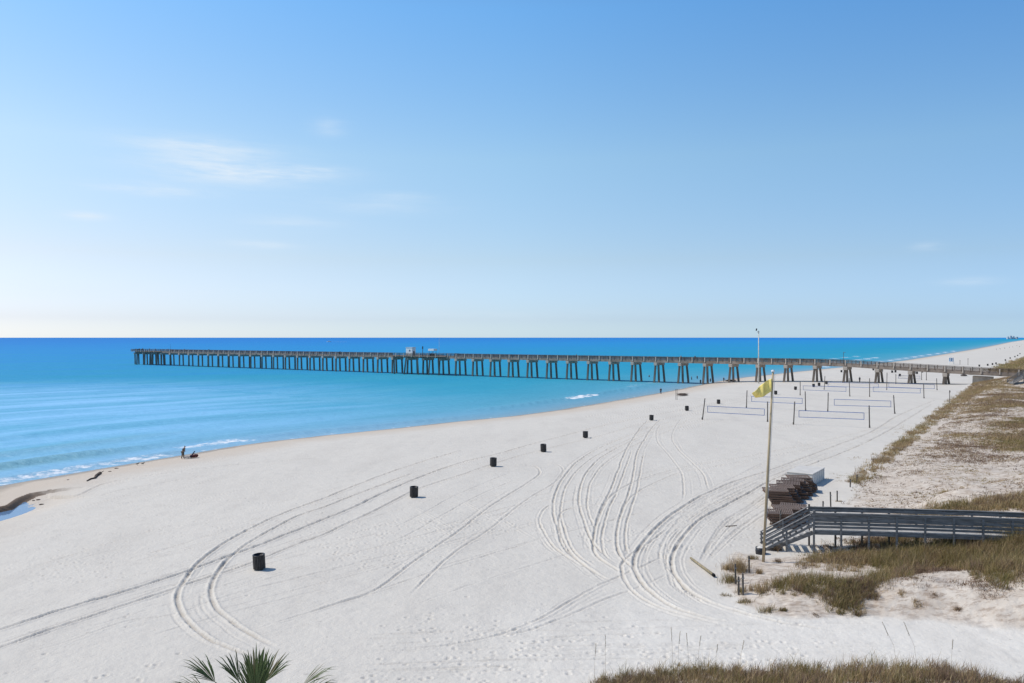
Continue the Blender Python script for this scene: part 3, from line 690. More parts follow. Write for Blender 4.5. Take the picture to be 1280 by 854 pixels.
# ------------------------------------------------------------------ people
def skin_mesh(name, verts, edges, radii, root, m_, parent, sub=1):
    me = bpy.data.meshes.new(name); me.from_pydata(verts, edges, [])
    o = bpy.data.objects.new(name, me); link(o)
    md = o.modifiers.new('skin', 'SKIN'); md.use_smooth_shade = True
    for i, r in enumerate(radii): me.skin_vertices[0].data[i].radius = (r, r); me.skin_vertices[0].data[i].use_root = (i == root)
    sb = o.modifiers.new('sub', 'SUBSURF'); sb.levels = sub; sb.render_levels = sub
    dg = bpy.context.evaluated_depsgraph_get(); ev = o.evaluated_get(dg)
    me2 = bpy.data.meshes.new_from_object(ev); me2.name = name
    o.modifiers.clear(); o.data = me2; me2.materials.clear(); me2.materials.append(m_)
    me2.polygons.foreach_set('use_smooth', [True] * len(me2.polygons))
    if parent is not None: o.parent = parent
    return o
def make_person(label, loc, rz=0, bend=0.0, stride=.14, top=M_DARK, legs=M_NAVY, group=None, detail=True, arm=0.25):
    t = empty('person', label, 'person', loc, rz, group)
    def b(x, y, z):      # bend forward (+x) above the hips
        if z > .92 and bend:
            dz = z - .92; ca, sa = math.cos(bend), math.sin(bend); return (x * ca + dz * sa, y, .92 + dz * ca - x * sa)
        return (x, y, z)
    V = [b(0, 0, .95), b(0, 0, 1.15), b(0, 0, 1.38), b(.01, 0, 1.50), b(.03, 0, 1.60), b(.03, 0, 1.72),
         b(0, .19, 1.40), b(.05, .25, 1.13), (b(.12 + arm, .22, .90)), b(0, -.19, 1.40), b(.05, -.25, 1.13), b(.14 + arm, -.22, .92),
         (0, .10, .88), (stride * .6 + .03, .10, .48), (stride, .10, .08), (stride + .14, .10, .03), (0, -.10, .88), (-stride * .3 + .03, -.10, .48), (-stride, -.10, .08), (-stride + .14, -.10, .03)]
    E = [(0, 1), (1, 2), (2, 3), (3, 4), (4, 5), (2, 6), (6, 7), (7, 8), (2, 9), (9, 10), (10, 11), (0, 12), (12, 13), (13, 14), (14, 15), (0, 16), (16, 17), (17, 18), (18, 19)]
    Rr = [.14, .135, .15, .055, .095, .085, .07, .05, .035, .07, .05, .035, .10, .065, .045, .035, .10, .065, .045, .035]
    skin_mesh('body', V, E, Rr, 0, M_SKIN, t)
    if detail:
        si = [0, 1, 2, 6, 7, 9, 10]; mp = {v: i for i, v in enumerate(si)}
        skin_mesh('shirt', [V[i] for i in si], [(mp[a], mp[c]) for a, c in E if a in mp and c in mp], [Rr[i] + .022 for i in si], 0, top, t)
        si = [0, 12, 13, 14, 16, 17, 18]; mp = {v: i for i, v in enumerate(si)}
        skin_mesh('trousers', [V[i] for i in si], [(mp[a], mp[c]) for a, c in E if a in mp and c in mp], [Rr[i] + .024 for i in si], 0, legs, t)
        skin_mesh('hair', [b(-.02, 0, 1.62), b(-.01, 0, 1.75)], [(0, 1)], [.10, .09], 0, M_HAIR, t)
    return t
def on_ground(px, py, dz=0.0):
    x, y, z = gp(px, py); return (x, y, z + dz)
make_person('person in grey shirt and khaki trousers leaning over beside a low navy chair', on_ground(228.3, 573.5), R(-8), bend=.42, stride=.10, top=M_SHIRT, legs=M_TROUS, arm=.12)
t = stand('beach_chair', 'low navy blue beach chair on the sand right of the leaning person', 'chair', on_ground(234, 573.5), R(8))
MB().box((.05, 0, .22), (.75, .58, .05)).build('seat', M_NAVY, t); MB().bar((.38, 0, .2), (.92, 0, .95), .58, .07).build('backrest', M_NAVY, t)
for sy in (-1, 1):
    MB().tube([(-.28, sy * .3, 0), (-.2, sy * .3, .24), (.42, sy * .3, .24)], .02, 6).build('frame', M_STEEL, t); MB().tube([(.5, sy * .3, 0), (.1, sy * .3, .24)], .02, 6).build('leg', M_STEEL, t)
t = stand('duffel_bag', 'maroon bag lying on the sand right of the navy chair', 'bag', on_ground(242.5, 572.3), R(15))
MB().tube([(-.5, 0, .12), (-.42, 0, .2), (0, 0, .24), (.42, 0, .27), (.5, 0, .2)], [.06, .18, .22, .2, .08], 10).build('body', M_RED, t, True)
MB().tube([(-.2, 0, .42), (-.1, 0, .55), (.1, 0, .56), (.2, 0, .44)], .02, 6).build('handle', M_DARK, t)
make_person('dark clothed person standing at the water edge in front of the pier', (lambda v: (v[0], v[1], max(v[2], SEA_Z - .1)))(on_ground(826, 492.6)), R(100), top=M_DARK, legs=M_NAVY, arm=.02)
def in_sea(px, py, sink):
    x, y = at(px, py, SEA_Z); return (x, y, SEA_Z - sink)
make_person('lone bather standing waist deep left of the pier piles near the shore', in_sea(811.5, 471.5, .75), R(60), top=M_SHIRT, legs=M_NAVY, arm=.05)
for i, (px, py, lab) in enumerate([(864.5, 475, 'leftmost of the bathers in the shallows under the pier'), (871.5, 474, 'second bather from the left in the shallows under the pier'),
                                   (875.6, 479.5, 'dark bather nearest the sand in the shallows under the pier'), (888, 477.5, 'bather close to the pile where the water meets the sand under the pier')]):
    make_person(lab, in_sea(px, py, .3), R(40 * i), top=M_NAVY if i % 2 else M_DARK, legs=M_DARK, arm=.05 * i, group='bathers under the pier')
make_person('dark clothed person on the sand left of an overturned boat under the pier', on_ground(904.7, 477.6), R(30), top=M_DARK, legs=M_DARK, arm=.02)
make_person('person in dark clothes on the sand beneath the landward pier bays', on_ground(1074.6, 478.0), R(50), top=M_NAVY, legs=M_DARK, arm=.05)
spots = [(-29.0, 2, 'furthest out at the sea end of the pier'), (-28.7, -4, 'second from the sea end of the pier'), (-28.4, -3.5, 'third from the sea end of the pier'), (-27.9, -4.1, 'fourth from the sea end of the pier'),
         (-27.1, -4, 'fifth from the sea end of the pier'), (-26.4, -4.1, 'sixth from the sea end of the pier'), (-25.4, -2, 'just landward of the sea end platform'), (-23.6, -2.2, 'by the rail a few bays from the sea end'),
         (-21.2, -1.5, 'on the outer third of the pier'), (-9.8, -2.2, 'alone on the pier just seaward of the white hut'), (4.3, -1.2, 'on the pier just right of its middle, first of three'), (9.0, -2.0, 'on the pier near the shore, second of three'), (9.55, -1.6, 'on the pier near the shore, third of three')]
for i, (nn, ac, lab) in enumerate(spots):
    make_person('tiny person standing ' + lab, tuple(pp(nn, ac, ZD)), R(37 * i), top=[M_DARK, M_NAVY, M_RED, M_SHIRT][i % 4], legs=M_DARK, arm=.03 * (i % 4), group='people along the pier', stride=.1)
far_pts = [(1245.5, 437.6), (1250, 437.0), (1256, 436.2), (1262, 435), (1266, 434.4), (1271, 432.8), (1274.5, 434), (1277, 431.6)]
ordw = ['first', 'second', 'third', 'fourth', 'fifth', 'sixth', 'seventh', 'eighth', 'ninth', 'tenth', 'eleventh', 'twelfth', 'thirteenth', 'fourteenth', 'fifteenth', 'sixteenth', 'seventeenth', 'eighteenth', 'nineteenth', 'twentieth', 'twenty-first', 'twenty-second', 'twenty-third', 'twenty-fourth', 'twenty-fifth', 'twenty-sixth', 'twenty-seventh', 'twenty-eighth', 'twenty-ninth', 'thirtieth']
for i, (px, py) in enumerate(far_pts):
    make_person('tiny beachgoer on the far beach near the water, %s from left' % ordw[i], on_ground(px, py), R(50 * i), top=[M_NAVY, M_RED, M_DARK][i % 3], legs=M_DARK, group='people on the far beach', detail=True)

# ------------------------------------------------------------------ slatted litter bins
def make_bin():
    t = empty('litter_bin', 'x', 'litter bin', (0, 0, 0), 0, 'dark slatted bins in a line along the beach')
    mb = MB(); ns = 22
    for k in range(ns):
        a = 2 * math.pi * k / ns; rot = Matrix.Rotation(a, 3, 'Z')
        mb.box(rot @ Vector((.352, 0, .50)), (.03, .082, .82), rot)
    mb.build('slats', M_CAN, t)
    MB().lathe([(.0, .10), (.325, .10), (.325, .90), (.30, .90), (.30, .16), (0, .16)], 24).build('liner', M_CANT, t, True)
    MB().lathe([(.30, .905), (.37, .905), (.375, .945), (.335, .955), (.29, .94), (.30, .905)], 28).build('rim', M_CANT, t, True)
    MB().lathe([(.20, -.1), (.20, .1), (0, .1)], 14).build('foot', M_CANT, t)
    return t
BIN = make_bin()
bins = [(323, 713.2, 'nearest the camera, by curved tyre ruts'), (517, 622.4, 'second nearest the camera, beside long straight tyre ruts'), (616.5, 583.6, 'third nearest the camera in the bin line'),
        (679.5, 565.2, 'fourth nearest the camera, just before the tyre tracks bend'), (732, 547.8, 'fifth nearest the camera, above the fan of tyre tracks'), (814.5, 525.8, 'sixth nearest the camera, left of the first volleyball post'),
        (859, 513.7, 'seventh nearest the camera, left of the first volleyball net'), (898.5, 505.2, 'eighth nearest the camera, above a volleyball net end'), (950.4, 495.6, 'ninth nearest the camera, under the yellow flag'),
        (970, 493.4, 'tenth nearest the camera, right of the yellow flagpole'), (994.6, 487.6, 'alone between the yellow flag and the far nets'), (1017.5, 484, 'left of two standing side by side behind a far net'),
        (1024.2, 482.6, 'right of two standing side by side behind a far net'), (1033.3, 480.4, 'beside a net post just before the pier shadow'), (1115.5, 466.2, 'left of a close pair seen under the pier'), (1119.6, 465.8, 'right of a close pair seen under the pier'),
        (1125, 470.6, 'low in the bay under the pier left of a post'), (1092, 463.2, 'just left of a pier bent, on the sand behind'), (1052, 465.6, 'seen under the pier left of the lamp post bent'), (1146.5, 467.8, 'beside the second last pier bent'),
        (1153.2, 465.8, 'seen under the pier between the last two bents')]
far_bins = [(1224.5, 458.4), (1235, 457.4), (1241, 456.4), (1245.3, 455.4), (1257, 451.2), (1263, 448.6), (1268.8, 446.8), (1272.3, 445.2), (1275.2, 442.8)]
for i, (px, py, lab) in enumerate(bins + [(a, b, '%s from left in the row beyond the pier' % ordw[k]) for k, (a, b) in enumerate(far_bins)]):
    o = BIN if i == 0 else copy_tree(BIN)
    x, y, z = gp(px, py); r_ = .37; o.location = (x, y + r_ * .6, hz(x, y + r_ * .6)); o.rotation_euler = (rng.uniform(-.07, .07), rng.uniform(-.07, .07), rng.uniform(0, 6)); o['label'] = 'dark slatted litter bin ' + lab

# ------------------------------------------------------------------ volleyball posts and nets
POSTS = []
def vpost(px, pyb, pyt, lab, pxt=None, nm='volleyball_post', grp='volleyball posts on the sand'):
    x, y, z = gp(px, pyb); h = (pyb - pyt) / F * y; lean = ((pxt if pxt is not None else px) - px) / F * y
    t = empty(nm, lab, 'post', (x, y, z), 0, grp)
    MB().tube([(0, 0, -.3), (lean, 0, h)], [.10, .085], 8).build('pole', M_POSTW, t)
    mb = MB(); mb.lathe([(.125, .0), (.125, .35)], 8).build('padding', M_POSTW, t)
    MB().box((lean * .85, 0, h * .86), (.24, .22, .06)).build('hook', M_STEEL, t)
    return Vector((x, y, z)), Vector((x + lean * .8, y, z + h * .8))
def net(ptsL, ptsR, lab, pl=None, pr=None):
    """corner pixels (x, top, bottom) at each end; distance follows from a net one metre high, top 2.3 m up"""
    ends = []
    for (px, yt, yb), post in ((ptsL, pl), (ptsR, pr)):
        d = post[0].y if post else F * (CAM_Z - 2.2) / (yt - HOR)
        x = (px - 640) / F * d; zt = CAM_Z - (yt - HOR) / F * d; zb = CAM_Z - (yb - HOR) / F * d
        ends.append((Vector((x, d, zt)), Vector((x, d, zb))))
    (a, c), (b, d) = ends; org = c.copy()
    t = empty('volleyball_net', lab, 'net', tuple(org), 0, 'volleyball nets on the beach')
    L = lambda v: v - org
    mb = MB(); w = .085
    mb.bar(L(a), L(b), .012, w); mb.bar(L(c), L(d), .012, w); mb.bar(L(a), L(c), w, .012, (0, 1, 0)); mb.bar(L(b), L(d), w, .012, (0, 1, 0))
    mb.build('border_tape', M_BLUE, t)
    mb = MB(); n_ = 44
    for i in range(1, n_): mb.bar(L(a.lerp(b, i / n_)), L(c.lerp(d, i / n_)), .007, .007, (0, 1, 0))
    for i in range(1, 5): mb.bar(L(a.lerp(c, i / 5)), L(b.lerp(d, i / 5)), .007, .007)
    mb.build('mesh', M_NET, t)
    for (p, q), post in (((a, c), pl), ((b, d), pr)):
        if post:
            for e in (p, q):
                pt = post[0].copy(); pt.z = e.z; tt = (pt.z - post[0].z) / max(.1, post[1].z - post[0].z); pt.x = post[0].x + (post[1].x - post[0].x) * tt
                MB().tube([L(e), L(pt)], .012, 4).build('rope', M_NET, t)
V = lambda *a, **k: vpost(*a, **k)
pA = V(877.8, 524.5, 498, 'leaning left post of the front left volleyball net', 881.2); pA2 = V(959.5, 527.5, 502, 'right post of the front left volleyball net, behind the flagpole')
pC = V(991.8, 530.8, 502, 'left post of the front right volleyball net', 993.4); pC2 = V(1087, 535, 507, 'right post of the front right volleyball net', 1086.4)
pB = V(933, 509.8, 488, 'left post of the second row left volleyball net', 933.8); pB2 = V(1007, 513.2, 489.4, 'right post of the second row left volleyball net', 1006.5)
pD = V(1034.7, 514.5, 490.8, 'left post of the second row right volleyball net', 1035.3); pD2 = V(1118.5, 517.4, 494, 'leaning right post of the second row right volleyball net', 1117)
pE = V(1000.2, 494.2, 476.6, 'left post of the third row left volleyball net'); pE2 = V(1062.3, 495.7, 472.7, 'tall right post of the third row left volleyball net', 1061.5)
pG = V(1087, 496.2, 473, 'left post of the third row right volleyball net'); pG2 = V(1155, 498, 479.8, 'right post of the third row right volleyball net', 1154.5)
pH = V(1030.2, 487.2, 470, 'left post of the fourth row left volleyball net', 1031.2); pH2 = V(1108.4, 487.6, 466, 'left post of the fourth row right volleyball net', 1108.8)
pI2 = V(1171.3, 487.8, 473, 'right post of the fourth row right volleyball net', 1170.8)
pJ = V(1119.8, 480, 467.5, 'left post of the farthest volleyball net under the pier'); pJ2 = V(1152, 475, 460, 'middle post of the farthest volleyball courts, seen under the pier'); pK2 = V(1158, 475.5, 460.5, 'right post of the farthest volleyball courts, seen under the pier')
net((884.6, 507.7, 515.4), (955.5, 511.3, 519.2), 'front left volleyball net with blue tape, left of the flagpole', pA, pA2)
net((998.7, 513.3, 521.4), (1080, 516.2, 524.4), 'front right volleyball net with blue tape, largest in view', pC, pC2)
net((939.4, 495.5, 502), (1002.8, 498, 504.7), 'second row left volleyball net with blue tape, under the yellow flag', pB, pB2)
net((1042.8, 499.1, 506.6), (1113.6, 501.4, 508.7), 'second row right volleyball net with blue tape', pD, pD2)
net((1004, 482.3, 487.5), (1057.5, 484, 489.5), 'third row left volleyball net', pE, pE2)
net((1091.5, 483.8, 489.5), (1150.4, 485.7, 491.5), 'third row right volleyball net', pG, pG2)
net((1035, 478, 483), (1098, 480, 485), 'fourth row left volleyball net near the pier shadow', pH, None)
net((1111, 479, 484), (1168, 481, 486), 'fourth row right volleyball net near the pier shadow', pH2, pI2)
net((1123, 469.5, 473), (1150, 470.2, 473.8), 'farthest volleyball net, seen under the pier', pJ, pJ2)
t = empty('sign_post', 'single thin post at the dune edge right of the nets', 'post', on_ground(1187, 504), 0)
MB().tube([(0, 0, -.3), (0, 0, 2.7)], .07, 8).build('pole', M_POSTW, t); MB().box((0, -.08, 2.45), (.26, .03, .4)).build('plate', M_POSTW, t)

# ------------------------------------------------------------------ flagpoles
x, y, z = gp(953.6, 702.5)
t = empty('flagpole', 'tall tan wooden flagpole with a yellow flag, standing at the dune tip by the stairs', 'flagpole', (x, y, z))
topz = CAM_Z - (465.5 - HOR) / F * y; lx = (966.2 - 953.6) / F * y
MB().tube([(0, 0, -.5), (lx * .5, 0, (topz - z) * .5), (lx, 0, topz - z)], [.088, .075, .06], 10).build('pole', M_TAN, t, True)
MB().lathe([(0, 0), (.11, .02), (.11, .12), (0, .16)], 10, (lx, 0, topz - z)).build('cap', M_WHITE, t, True)
MB().tube([(lx + .1, -.06, topz - z - .1), (.13, -.08, 1.2)], .012, 5).build('halyard', M_NET, t)
# flag hanging in a light wind, folded
nu, nv = 26, 12; Vv, Ff = [], []
hx, hy, hz_ = x + lx - .1, y - .03, topz - .38
for i in range(nu + 1):
    u = i / nu
    for j in range(nv + 1):
        v = j / nv
        drop = .90 * u ** 1.1
        Lx = -1.24 * u ** .92 * (1 - .22 * v)
        wv = .16 * math.sin(5.5 * u + 2.2 * v) * u ** .5 + .05 * math.sin(14 * u - 3 * v)
        Vv.append((hx + Lx, hy + wv, hz_ - drop - .78 * v * (1 - .48 * u ** 1.6 + .10 * math.sin(3 * u)) + .12 * u * v))
for i in range(nu):
    for j in range(nv): a = i * (nv + 1) + j; Ff.append((a, a + 1, a + nv + 2, a + nv + 1))
mb = MB(); mb.v = [tuple(Vector(p) - Vector((hx, hy, hz_))) for p in Vv]; mb.f = Ff
ft = empty('flag', 'limp yellow flag drooping from the tan flagpole', 'flag', (hx, hy, hz_))
fl = mb.build('cloth', M_YEL, ft, True); sd = fl.modifiers.new('thick', 'SOLIDIFY'); sd.thickness = .006
MB().tube([(0, 0, .02), (0, 0, -.79)], .014, 6).build('hem', M_WHITE, ft)
# black half barrel of sand at the foot
t = empty('sand_barrel', 'squat black tub filled with white sand beside the flagpole foot', 'tub', on_ground(950.8, 692.2), 0)
MB().lathe([(.31, -.1), (.33, .2), (.32, .42), (.28, .42), (.28, .38), (0, .40)], 20).build('tub', M_CANT, t, True); MB().lathe([(.278, .385), (.15, .46), (0, .48)], 18).build('sand_fill', mat('sand_fill', (.62, .59, .54), .9, .1, .08, 8), t, True)
t = empty('flagpole', 'tall white pole with a tiny dark flag in front of the pier', 'flagpole', on_ground(948.3, 479.5), 0)
yy = t.location.y; hh = (479.5 - 413.5) / F * yy
MB().tube([(0, 0, -.5), (0, 0, hh)], [.22, .13], 8).build('pole', M_POLEW, t, True); MB().box((-.1, 0, hh - .4), (.6, .25, .35)).build('crossarm', M_POLEW, t)
t2 = empty('flag', 'tiny dark pennant at the top of the white pole', 'flag', (t.location.x - .5, yy, t.location.z + hh + .35)); MB().box((-.2, 0, 0), (.38, .10, .75), Matrix.Rotation(.2, 3, 'Y')).build('cloth', M_DARK, t2)

# ------------------------------------------------------------------ boardwalk with stairs
A = Vector((19.55, 51.6, 0)); Bv = Vector((.9795, -.2014, 0)); Cv = Vector((.2014, .9795, 0))       # along to the right, across away from the camera
ZB = 1.55
bw = empty('boardwalk', 'long grey weathered wooden boardwalk with railings and stairs down to the beach', 'boardwalk', (A.x, A.y, 0), math.atan2(Bv.y, Bv.x))
LEN = 34; W_ = 1.65; ST = 1.66
def zdeck(u): return ZB + .10 * math.sin(u / 6.5) + (.06 * u / 10)
mb = MB(); u = .07
while u < LEN: mb.box((u, W_ / 2, zdeck(u) - .02), (.138, W_, .04)); u += .146
mb.build('deck', M_GREY2, bw)
for yy in (-.06, W_ + .06):
    mb = MB(); u = 0
    while u < LEN - .1: mb.bar((u, yy, zdeck(u) - .17), (u + ST, yy, zdeck(u + ST) - .17), .05, .27); u += ST
    mb.build('edge_beam', M_GREY, bw)
for yy in (-.13, W_ + .13):
    mb = MB(); u = 0; inn = .045 if yy < 0 else -.045
    while u < LEN - .1:
        for zz, hh in ((.90, .19), (.66, .18), (.42, .18), (.20, .14)):
            mb.bar((u, yy + inn, zdeck(u) + zz), (u + ST, yy + inn, zdeck(u + ST) + zz), .035, hh)
        mb.bar((u, yy, zdeck(u) + 1.10), (u + ST, yy, zdeck(u + ST) + 1.10), .17, .045); mb.bar((u, yy - inn, zdeck(u) + 1.02), (u + ST, yy - inn, zdeck(u + ST) + 1.02), .035, .10); u += ST
    mb.build('railing', M_GREY, bw)
post0 = None
for k in range(int(LEN / ST) + 1):
    for yy in (-.13, W_ + .13):
        u = k * ST; w = A + Bv * u + Cv * yy; g = hz(w.x, w.y) - .6
        mb = MB(); mb.bar((u, yy, g), (u, yy, zdeck(u) + (1.07 if 0 < k else 1.28)), .115, .115); mb.build('post', M_GREY if yy < 0 else M_POSTW, bw)
# stairs going down to the left
NS = 8; RUN = 3.05; g0 = hz(*(A - Bv * RUN + Cv * .8).xy)
def zs(u): return ZB + (g0 - ZB) * u / RUN         # u measured downwards
for yy in (.06, W_ - .06): MB().bar((-.02, yy, zs(0) - .20), (-RUN, yy, zs(RUN) - .12), .05, .27).build('stringer', M_GREY, bw)
for k in range(1, NS):
    MB().box((-RUN * k / NS + .04, W_ / 2, ZB + (g0 - ZB) * k / NS), (.31, W_ - .02, .045)).build('step', M_GREY2, bw)
for yy in (-.13, W_ + .13):
    mb = MB()
    for off, hh, th in ((1.12, .05, .16), (.90, .15, .035), (.62, .14, .035), (.34, .14, .035)):
        mb.bar((-.03, yy, zs(0) + off), (-RUN - .1, yy, zs(RUN + .1) + off - .30), th, hh)
    mb.build('railing', M_GREY, bw)
    for u in (RUN * .55, RUN + .02):
        w = A - Bv * u + Cv * yy; mb = MB(); mb.bar((-u, yy + (.06 if yy < 0 else -.06), hz(w.x, w.y) - .5), (-u, yy + (.06 if yy < 0 else -.06), zs(u) + 1.09 - .30 * u / RUN), .11, .11); mb.build('post', M_GREY, bw)

# second walkover ramp, far right near the pier
x, y, z = gp(1263, 482)
t = empty('beach_walkover', 'distant grey ramp with railings climbing the dune beside the pier', 'boardwalk', (x, y, z), R(8))
MB().bar((0, 0, .15), (9, 0, 4.6), 2.0, .2).build('deck', M_GREY, t)
for sy in (-1, 1):
    mb = MB()
    for o_ in (.4, .75, 1.1): mb.bar((0, sy, .2 + o_), (9, sy, 4.7 + o_), .06, .16)
    mb.build('railing', M_GREY, t)
    for u in (0, 3, 6, 9): MB().box((u, sy * 1.08, u * .5 + .1), (.14, .14, 2.4 + u * .3)).build('post', M_GREY, t)

# ------------------------------------------------------------------ stacked wooden loungers
ROWU = Vector((.575, .818, 0)); LZ = .19; LL, LW = 1.95, 1.55
def make_lounger():
    t = empty('wooden_lounger', 'x', 'sun lounger', (0, 0, 0), 0, 'wooden sun loungers stacked by the boardwalk')
    mb = MB()
    for sy in (-1, 1): mb.box((0, sy * (LW / 2 - .03), .115), (LL, .05, .11))
    for sx in (-1, 0, 1): mb.box((sx * (LL / 2 - .04), 0, .11), (.05, LW - .11, .09))
    mb.build('frame', M_BROWN, t)
    mb = MB(); n_ = 15
    for k in range(n_): mb.box((-LL / 2 + .07 + (LL - .14) * k / (n_ - 1), 0, .178), (.085, LW, .018))
    mb.build('slats', M_BROWN2, t)
    for sx in (-1, 1):
        for sy in (-1, 1): MB().box((sx * .7, sy * (LW / 2 - .09), .03), (.07, .06, .06)).build('leg', M_BROWN, t)
    return t
LOUN = make_lounger(); first = True
FR = Vector((19.9, 58.7, 0)); BK = Vector((22.1, 65.9, 0))
lay_words = ['lowest', 'second from bottom', 'third from bottom', 'fourth from bottom', 'fifth from bottom', 'top', 'top']
for row, (org, nst, heights) in (('front', (FR, 3, [6, 6, 5])), ('back', (BK, 5, [7, 7, 7, 7, 7]))):
    for si in range(nst):
        c = org + ROWU * (1.75 * si); g = hz(c.x, c.y); nl = heights[si]
        for k in range(nl):
            o = LOUN if first else copy_tree(LOUN); first = False
            top = k == nl - 1
            sh = -.10 * (k - nl / 2) + rng.uniform(-.13, .13)
            o.location = (c.x + sh + (.0), c.y + rng.uniform(-.06, .06), g + k * LZ)
            o.rotation_euler = (rng.uniform(-.04, .04), rng.uniform(-.035, .035), R(-14) + rng.uniform(-.17, .17))
            if row == 'front' and si == 0 and k >= 4: o.rotation_euler.z += R(8); 
            lw = 'topmost' if top else (lay_words[k] if k < 5 else 'second from top')
            o['label'] = '%s lounger in the %s stack from the left, %s row' % (lw, ordw[si], row)
# white storage box behind the stacks
t = empty('storage_box', 'low white storage box behind the stacked brown loungers', 'box', (26.0, 75.4, hz(27, 76)), math.atan2(-.575, .818))
MB().box((1.2, 2.2, .55), (2.35, 4.4, 1.06)).build('body', mat('box_side', (.56, .54, .50), .6, .3, .1, 1.5), t, bevel=.03); MB().box((1.2, 2.2, 1.12), (2.45, 4.5, .07)).build('lid', mat('box_lid', (.60, .57, .52), .7, .2, .08, 1.5), t, bevel=.02)
for k in range(6): MB().box((2.40, .25 + .78 * k, .55), (.05, .09, 1.0)).build('rib', M_WHITE, t)

# ------------------------------------------------------------------ stakes, timber, debris
def stake(px, pyb, pyt, lab, w=.085):
    x, y, z = gp(px, pyb); h = (pyb - pyt) / F * y
    t = empty('fence_stake', lab, 'stake', (x, y, z), 0, 'old fence stakes in the dunes')
    MB().box((0, 0, h / 2 - .2), (w, w, h + .4), Matrix.Rotation(rng.uniform(-.03, .03), 3, 'Y')).build('stake', M_POSTW, t)
    MB().box((0, -.05, h * .8), (w * 1.5, .02, .05)).build('staple', M_STEEL, t)
for a in [(936.4, 715.6, 695, 'dark stake standing apart, rightmost of the four at the dune tip'), (919.4, 730, 705, 'dark stake rising out of a grass clump, leftmost at the dune tip'), (923.3, 744, 721, 'left stake of the close pair at the dune tip'), (928.8, 744.4, 717, 'right stake of the close pair at the dune tip'),
          (1018.6, 645, 633, 'short stake just left of the boardwalk corner'), (1028.7, 640, 626.5, 'stake behind the boardwalk corner'), (1038.3, 636, 615, 'taller stake behind the boardwalk, between two others'), (1046.5, 627, 613.5, 'stake on the sand right of the loungers'),
          (1062.8, 609, 599, 'stake at the dune edge above the loungers'), (1071, 604, 593, 'farthest stake at the dune edge above the loungers'), (975.5, 662, 638, 'dark stake standing in front of the lounger stack')]: stake(*a)
p = Vector(on_ground(863.5, 700, .12)); q = Vector(on_ground(891.5, 721, .12)); mid_ = (p + q) / 2
t = empty('timber_pole', 'tan timber pole with a black end lying on the sand', 'timber', tuple(mid_)); MB().tube([p - mid_, q - mid_], [.075, .085], 10).build('pole', mat('old_timber', (.30, .25, .16), .8, .2, .25, 3, stretch=(3, 3, 3)), t, True)
MB().tube([q - mid_, (q - mid_) * 1.09], [.10, .085], 10).build('burnt_end', M_DARKTIP, t, True)
p = Vector(on_ground(907, 658.5, .03)); q = Vector(on_ground(921, 657.6, .03)); o = MB().bar((p - q) / 2, (q - p) / 2, .06, .05).build('wood_stick', M_BARK); o.location = (p + q) / 2; props(o, 'thin dark stick lying on the sand left of the flagpole', 'stick')
P = [on_ground(*a) for a in [(108.5, 602), (113, 599.6), (118.5, 598.5), (120.5, 595.5), (125, 592.3)]]; c0 = Vector(P[2])
t = empty('driftwood', 'crooked dark driftwood branch on the sand near the water', 'driftwood', tuple(c0))
MB().tube([Vector(a) - c0 + Vector((0, 0, .08)) for a in P], [.05, .08, .10, .18, .2], 7).build('trunk', M_BARK, t, True); MB().tube([Vector(P[3]) - c0 + Vector((0, 0, .1)), Vector(P[3]) - c0 + Vector((.5, .6, .5))], [.07, .03], 6).build('branch', M_BARK, t, True)
rocks = [(85, 600, 'brown weed clump on the wet sand left of the driftwood'), (137.5, 589.5, 'small dark weed clump right of the driftwood'), (146, 585.6, 'small dark weed clump close to the water edge'), (42, 626, 'dark sod of sand on the bank above the tidal pool'), (48, 625, 'second dark sod on the bank above the tidal pool'), (52, 631, 'small sod below the others near the tidal pool')]
for i, (px, py, lab) in enumerate(rocks):
    mb = MB(); rr = .09 + .03 * (i % 3)
    import bmesh
    bm = bmesh.new(); bmesh.ops.create_icosphere(bm, subdivisions=2, radius=rr)
    for v in bm.verts: v.co *= 1 + .35 * (random.random() - .5); v.co.z *= .5; v.co.x *= 1.7
    me = bpy.data.meshes.new('weed_clump'); bm.to_mesh(me); bm.free(); me.materials.append(M_BARK); o = bpy.data.objects.new('weed_clump' if i < 3 else 'sand_clod', me); link(o); o.location = on_ground(px, py, .02); props(o, lab, 'debris')
for px, py, lab in [(172, 582, 'left of two small shorebirds at the water edge'), (178.8, 581.6, 'right of two small shorebirds at the water edge')]:
    t = empty('shorebird', lab, 'bird', on_ground(px, py), R(20), 'shorebirds by the water')
    skin_mesh('body', [(-.22, 0, .2), (-.08, 0, .22), (.06, 0, .25), (.13, 0, .34), (.16, 0, .37), (.24, 0, .36)], [(0, 1), (1, 2), (2, 3), (3, 4), (4, 5)], [.02, .075, .08, .04, .045, .008], 1, M_SHIRT, t)
    for sy in (-.03, .03): MB().tube([(0, sy, 0), (0, sy, .18)], .008, 5).build('leg', M_BARK, t)
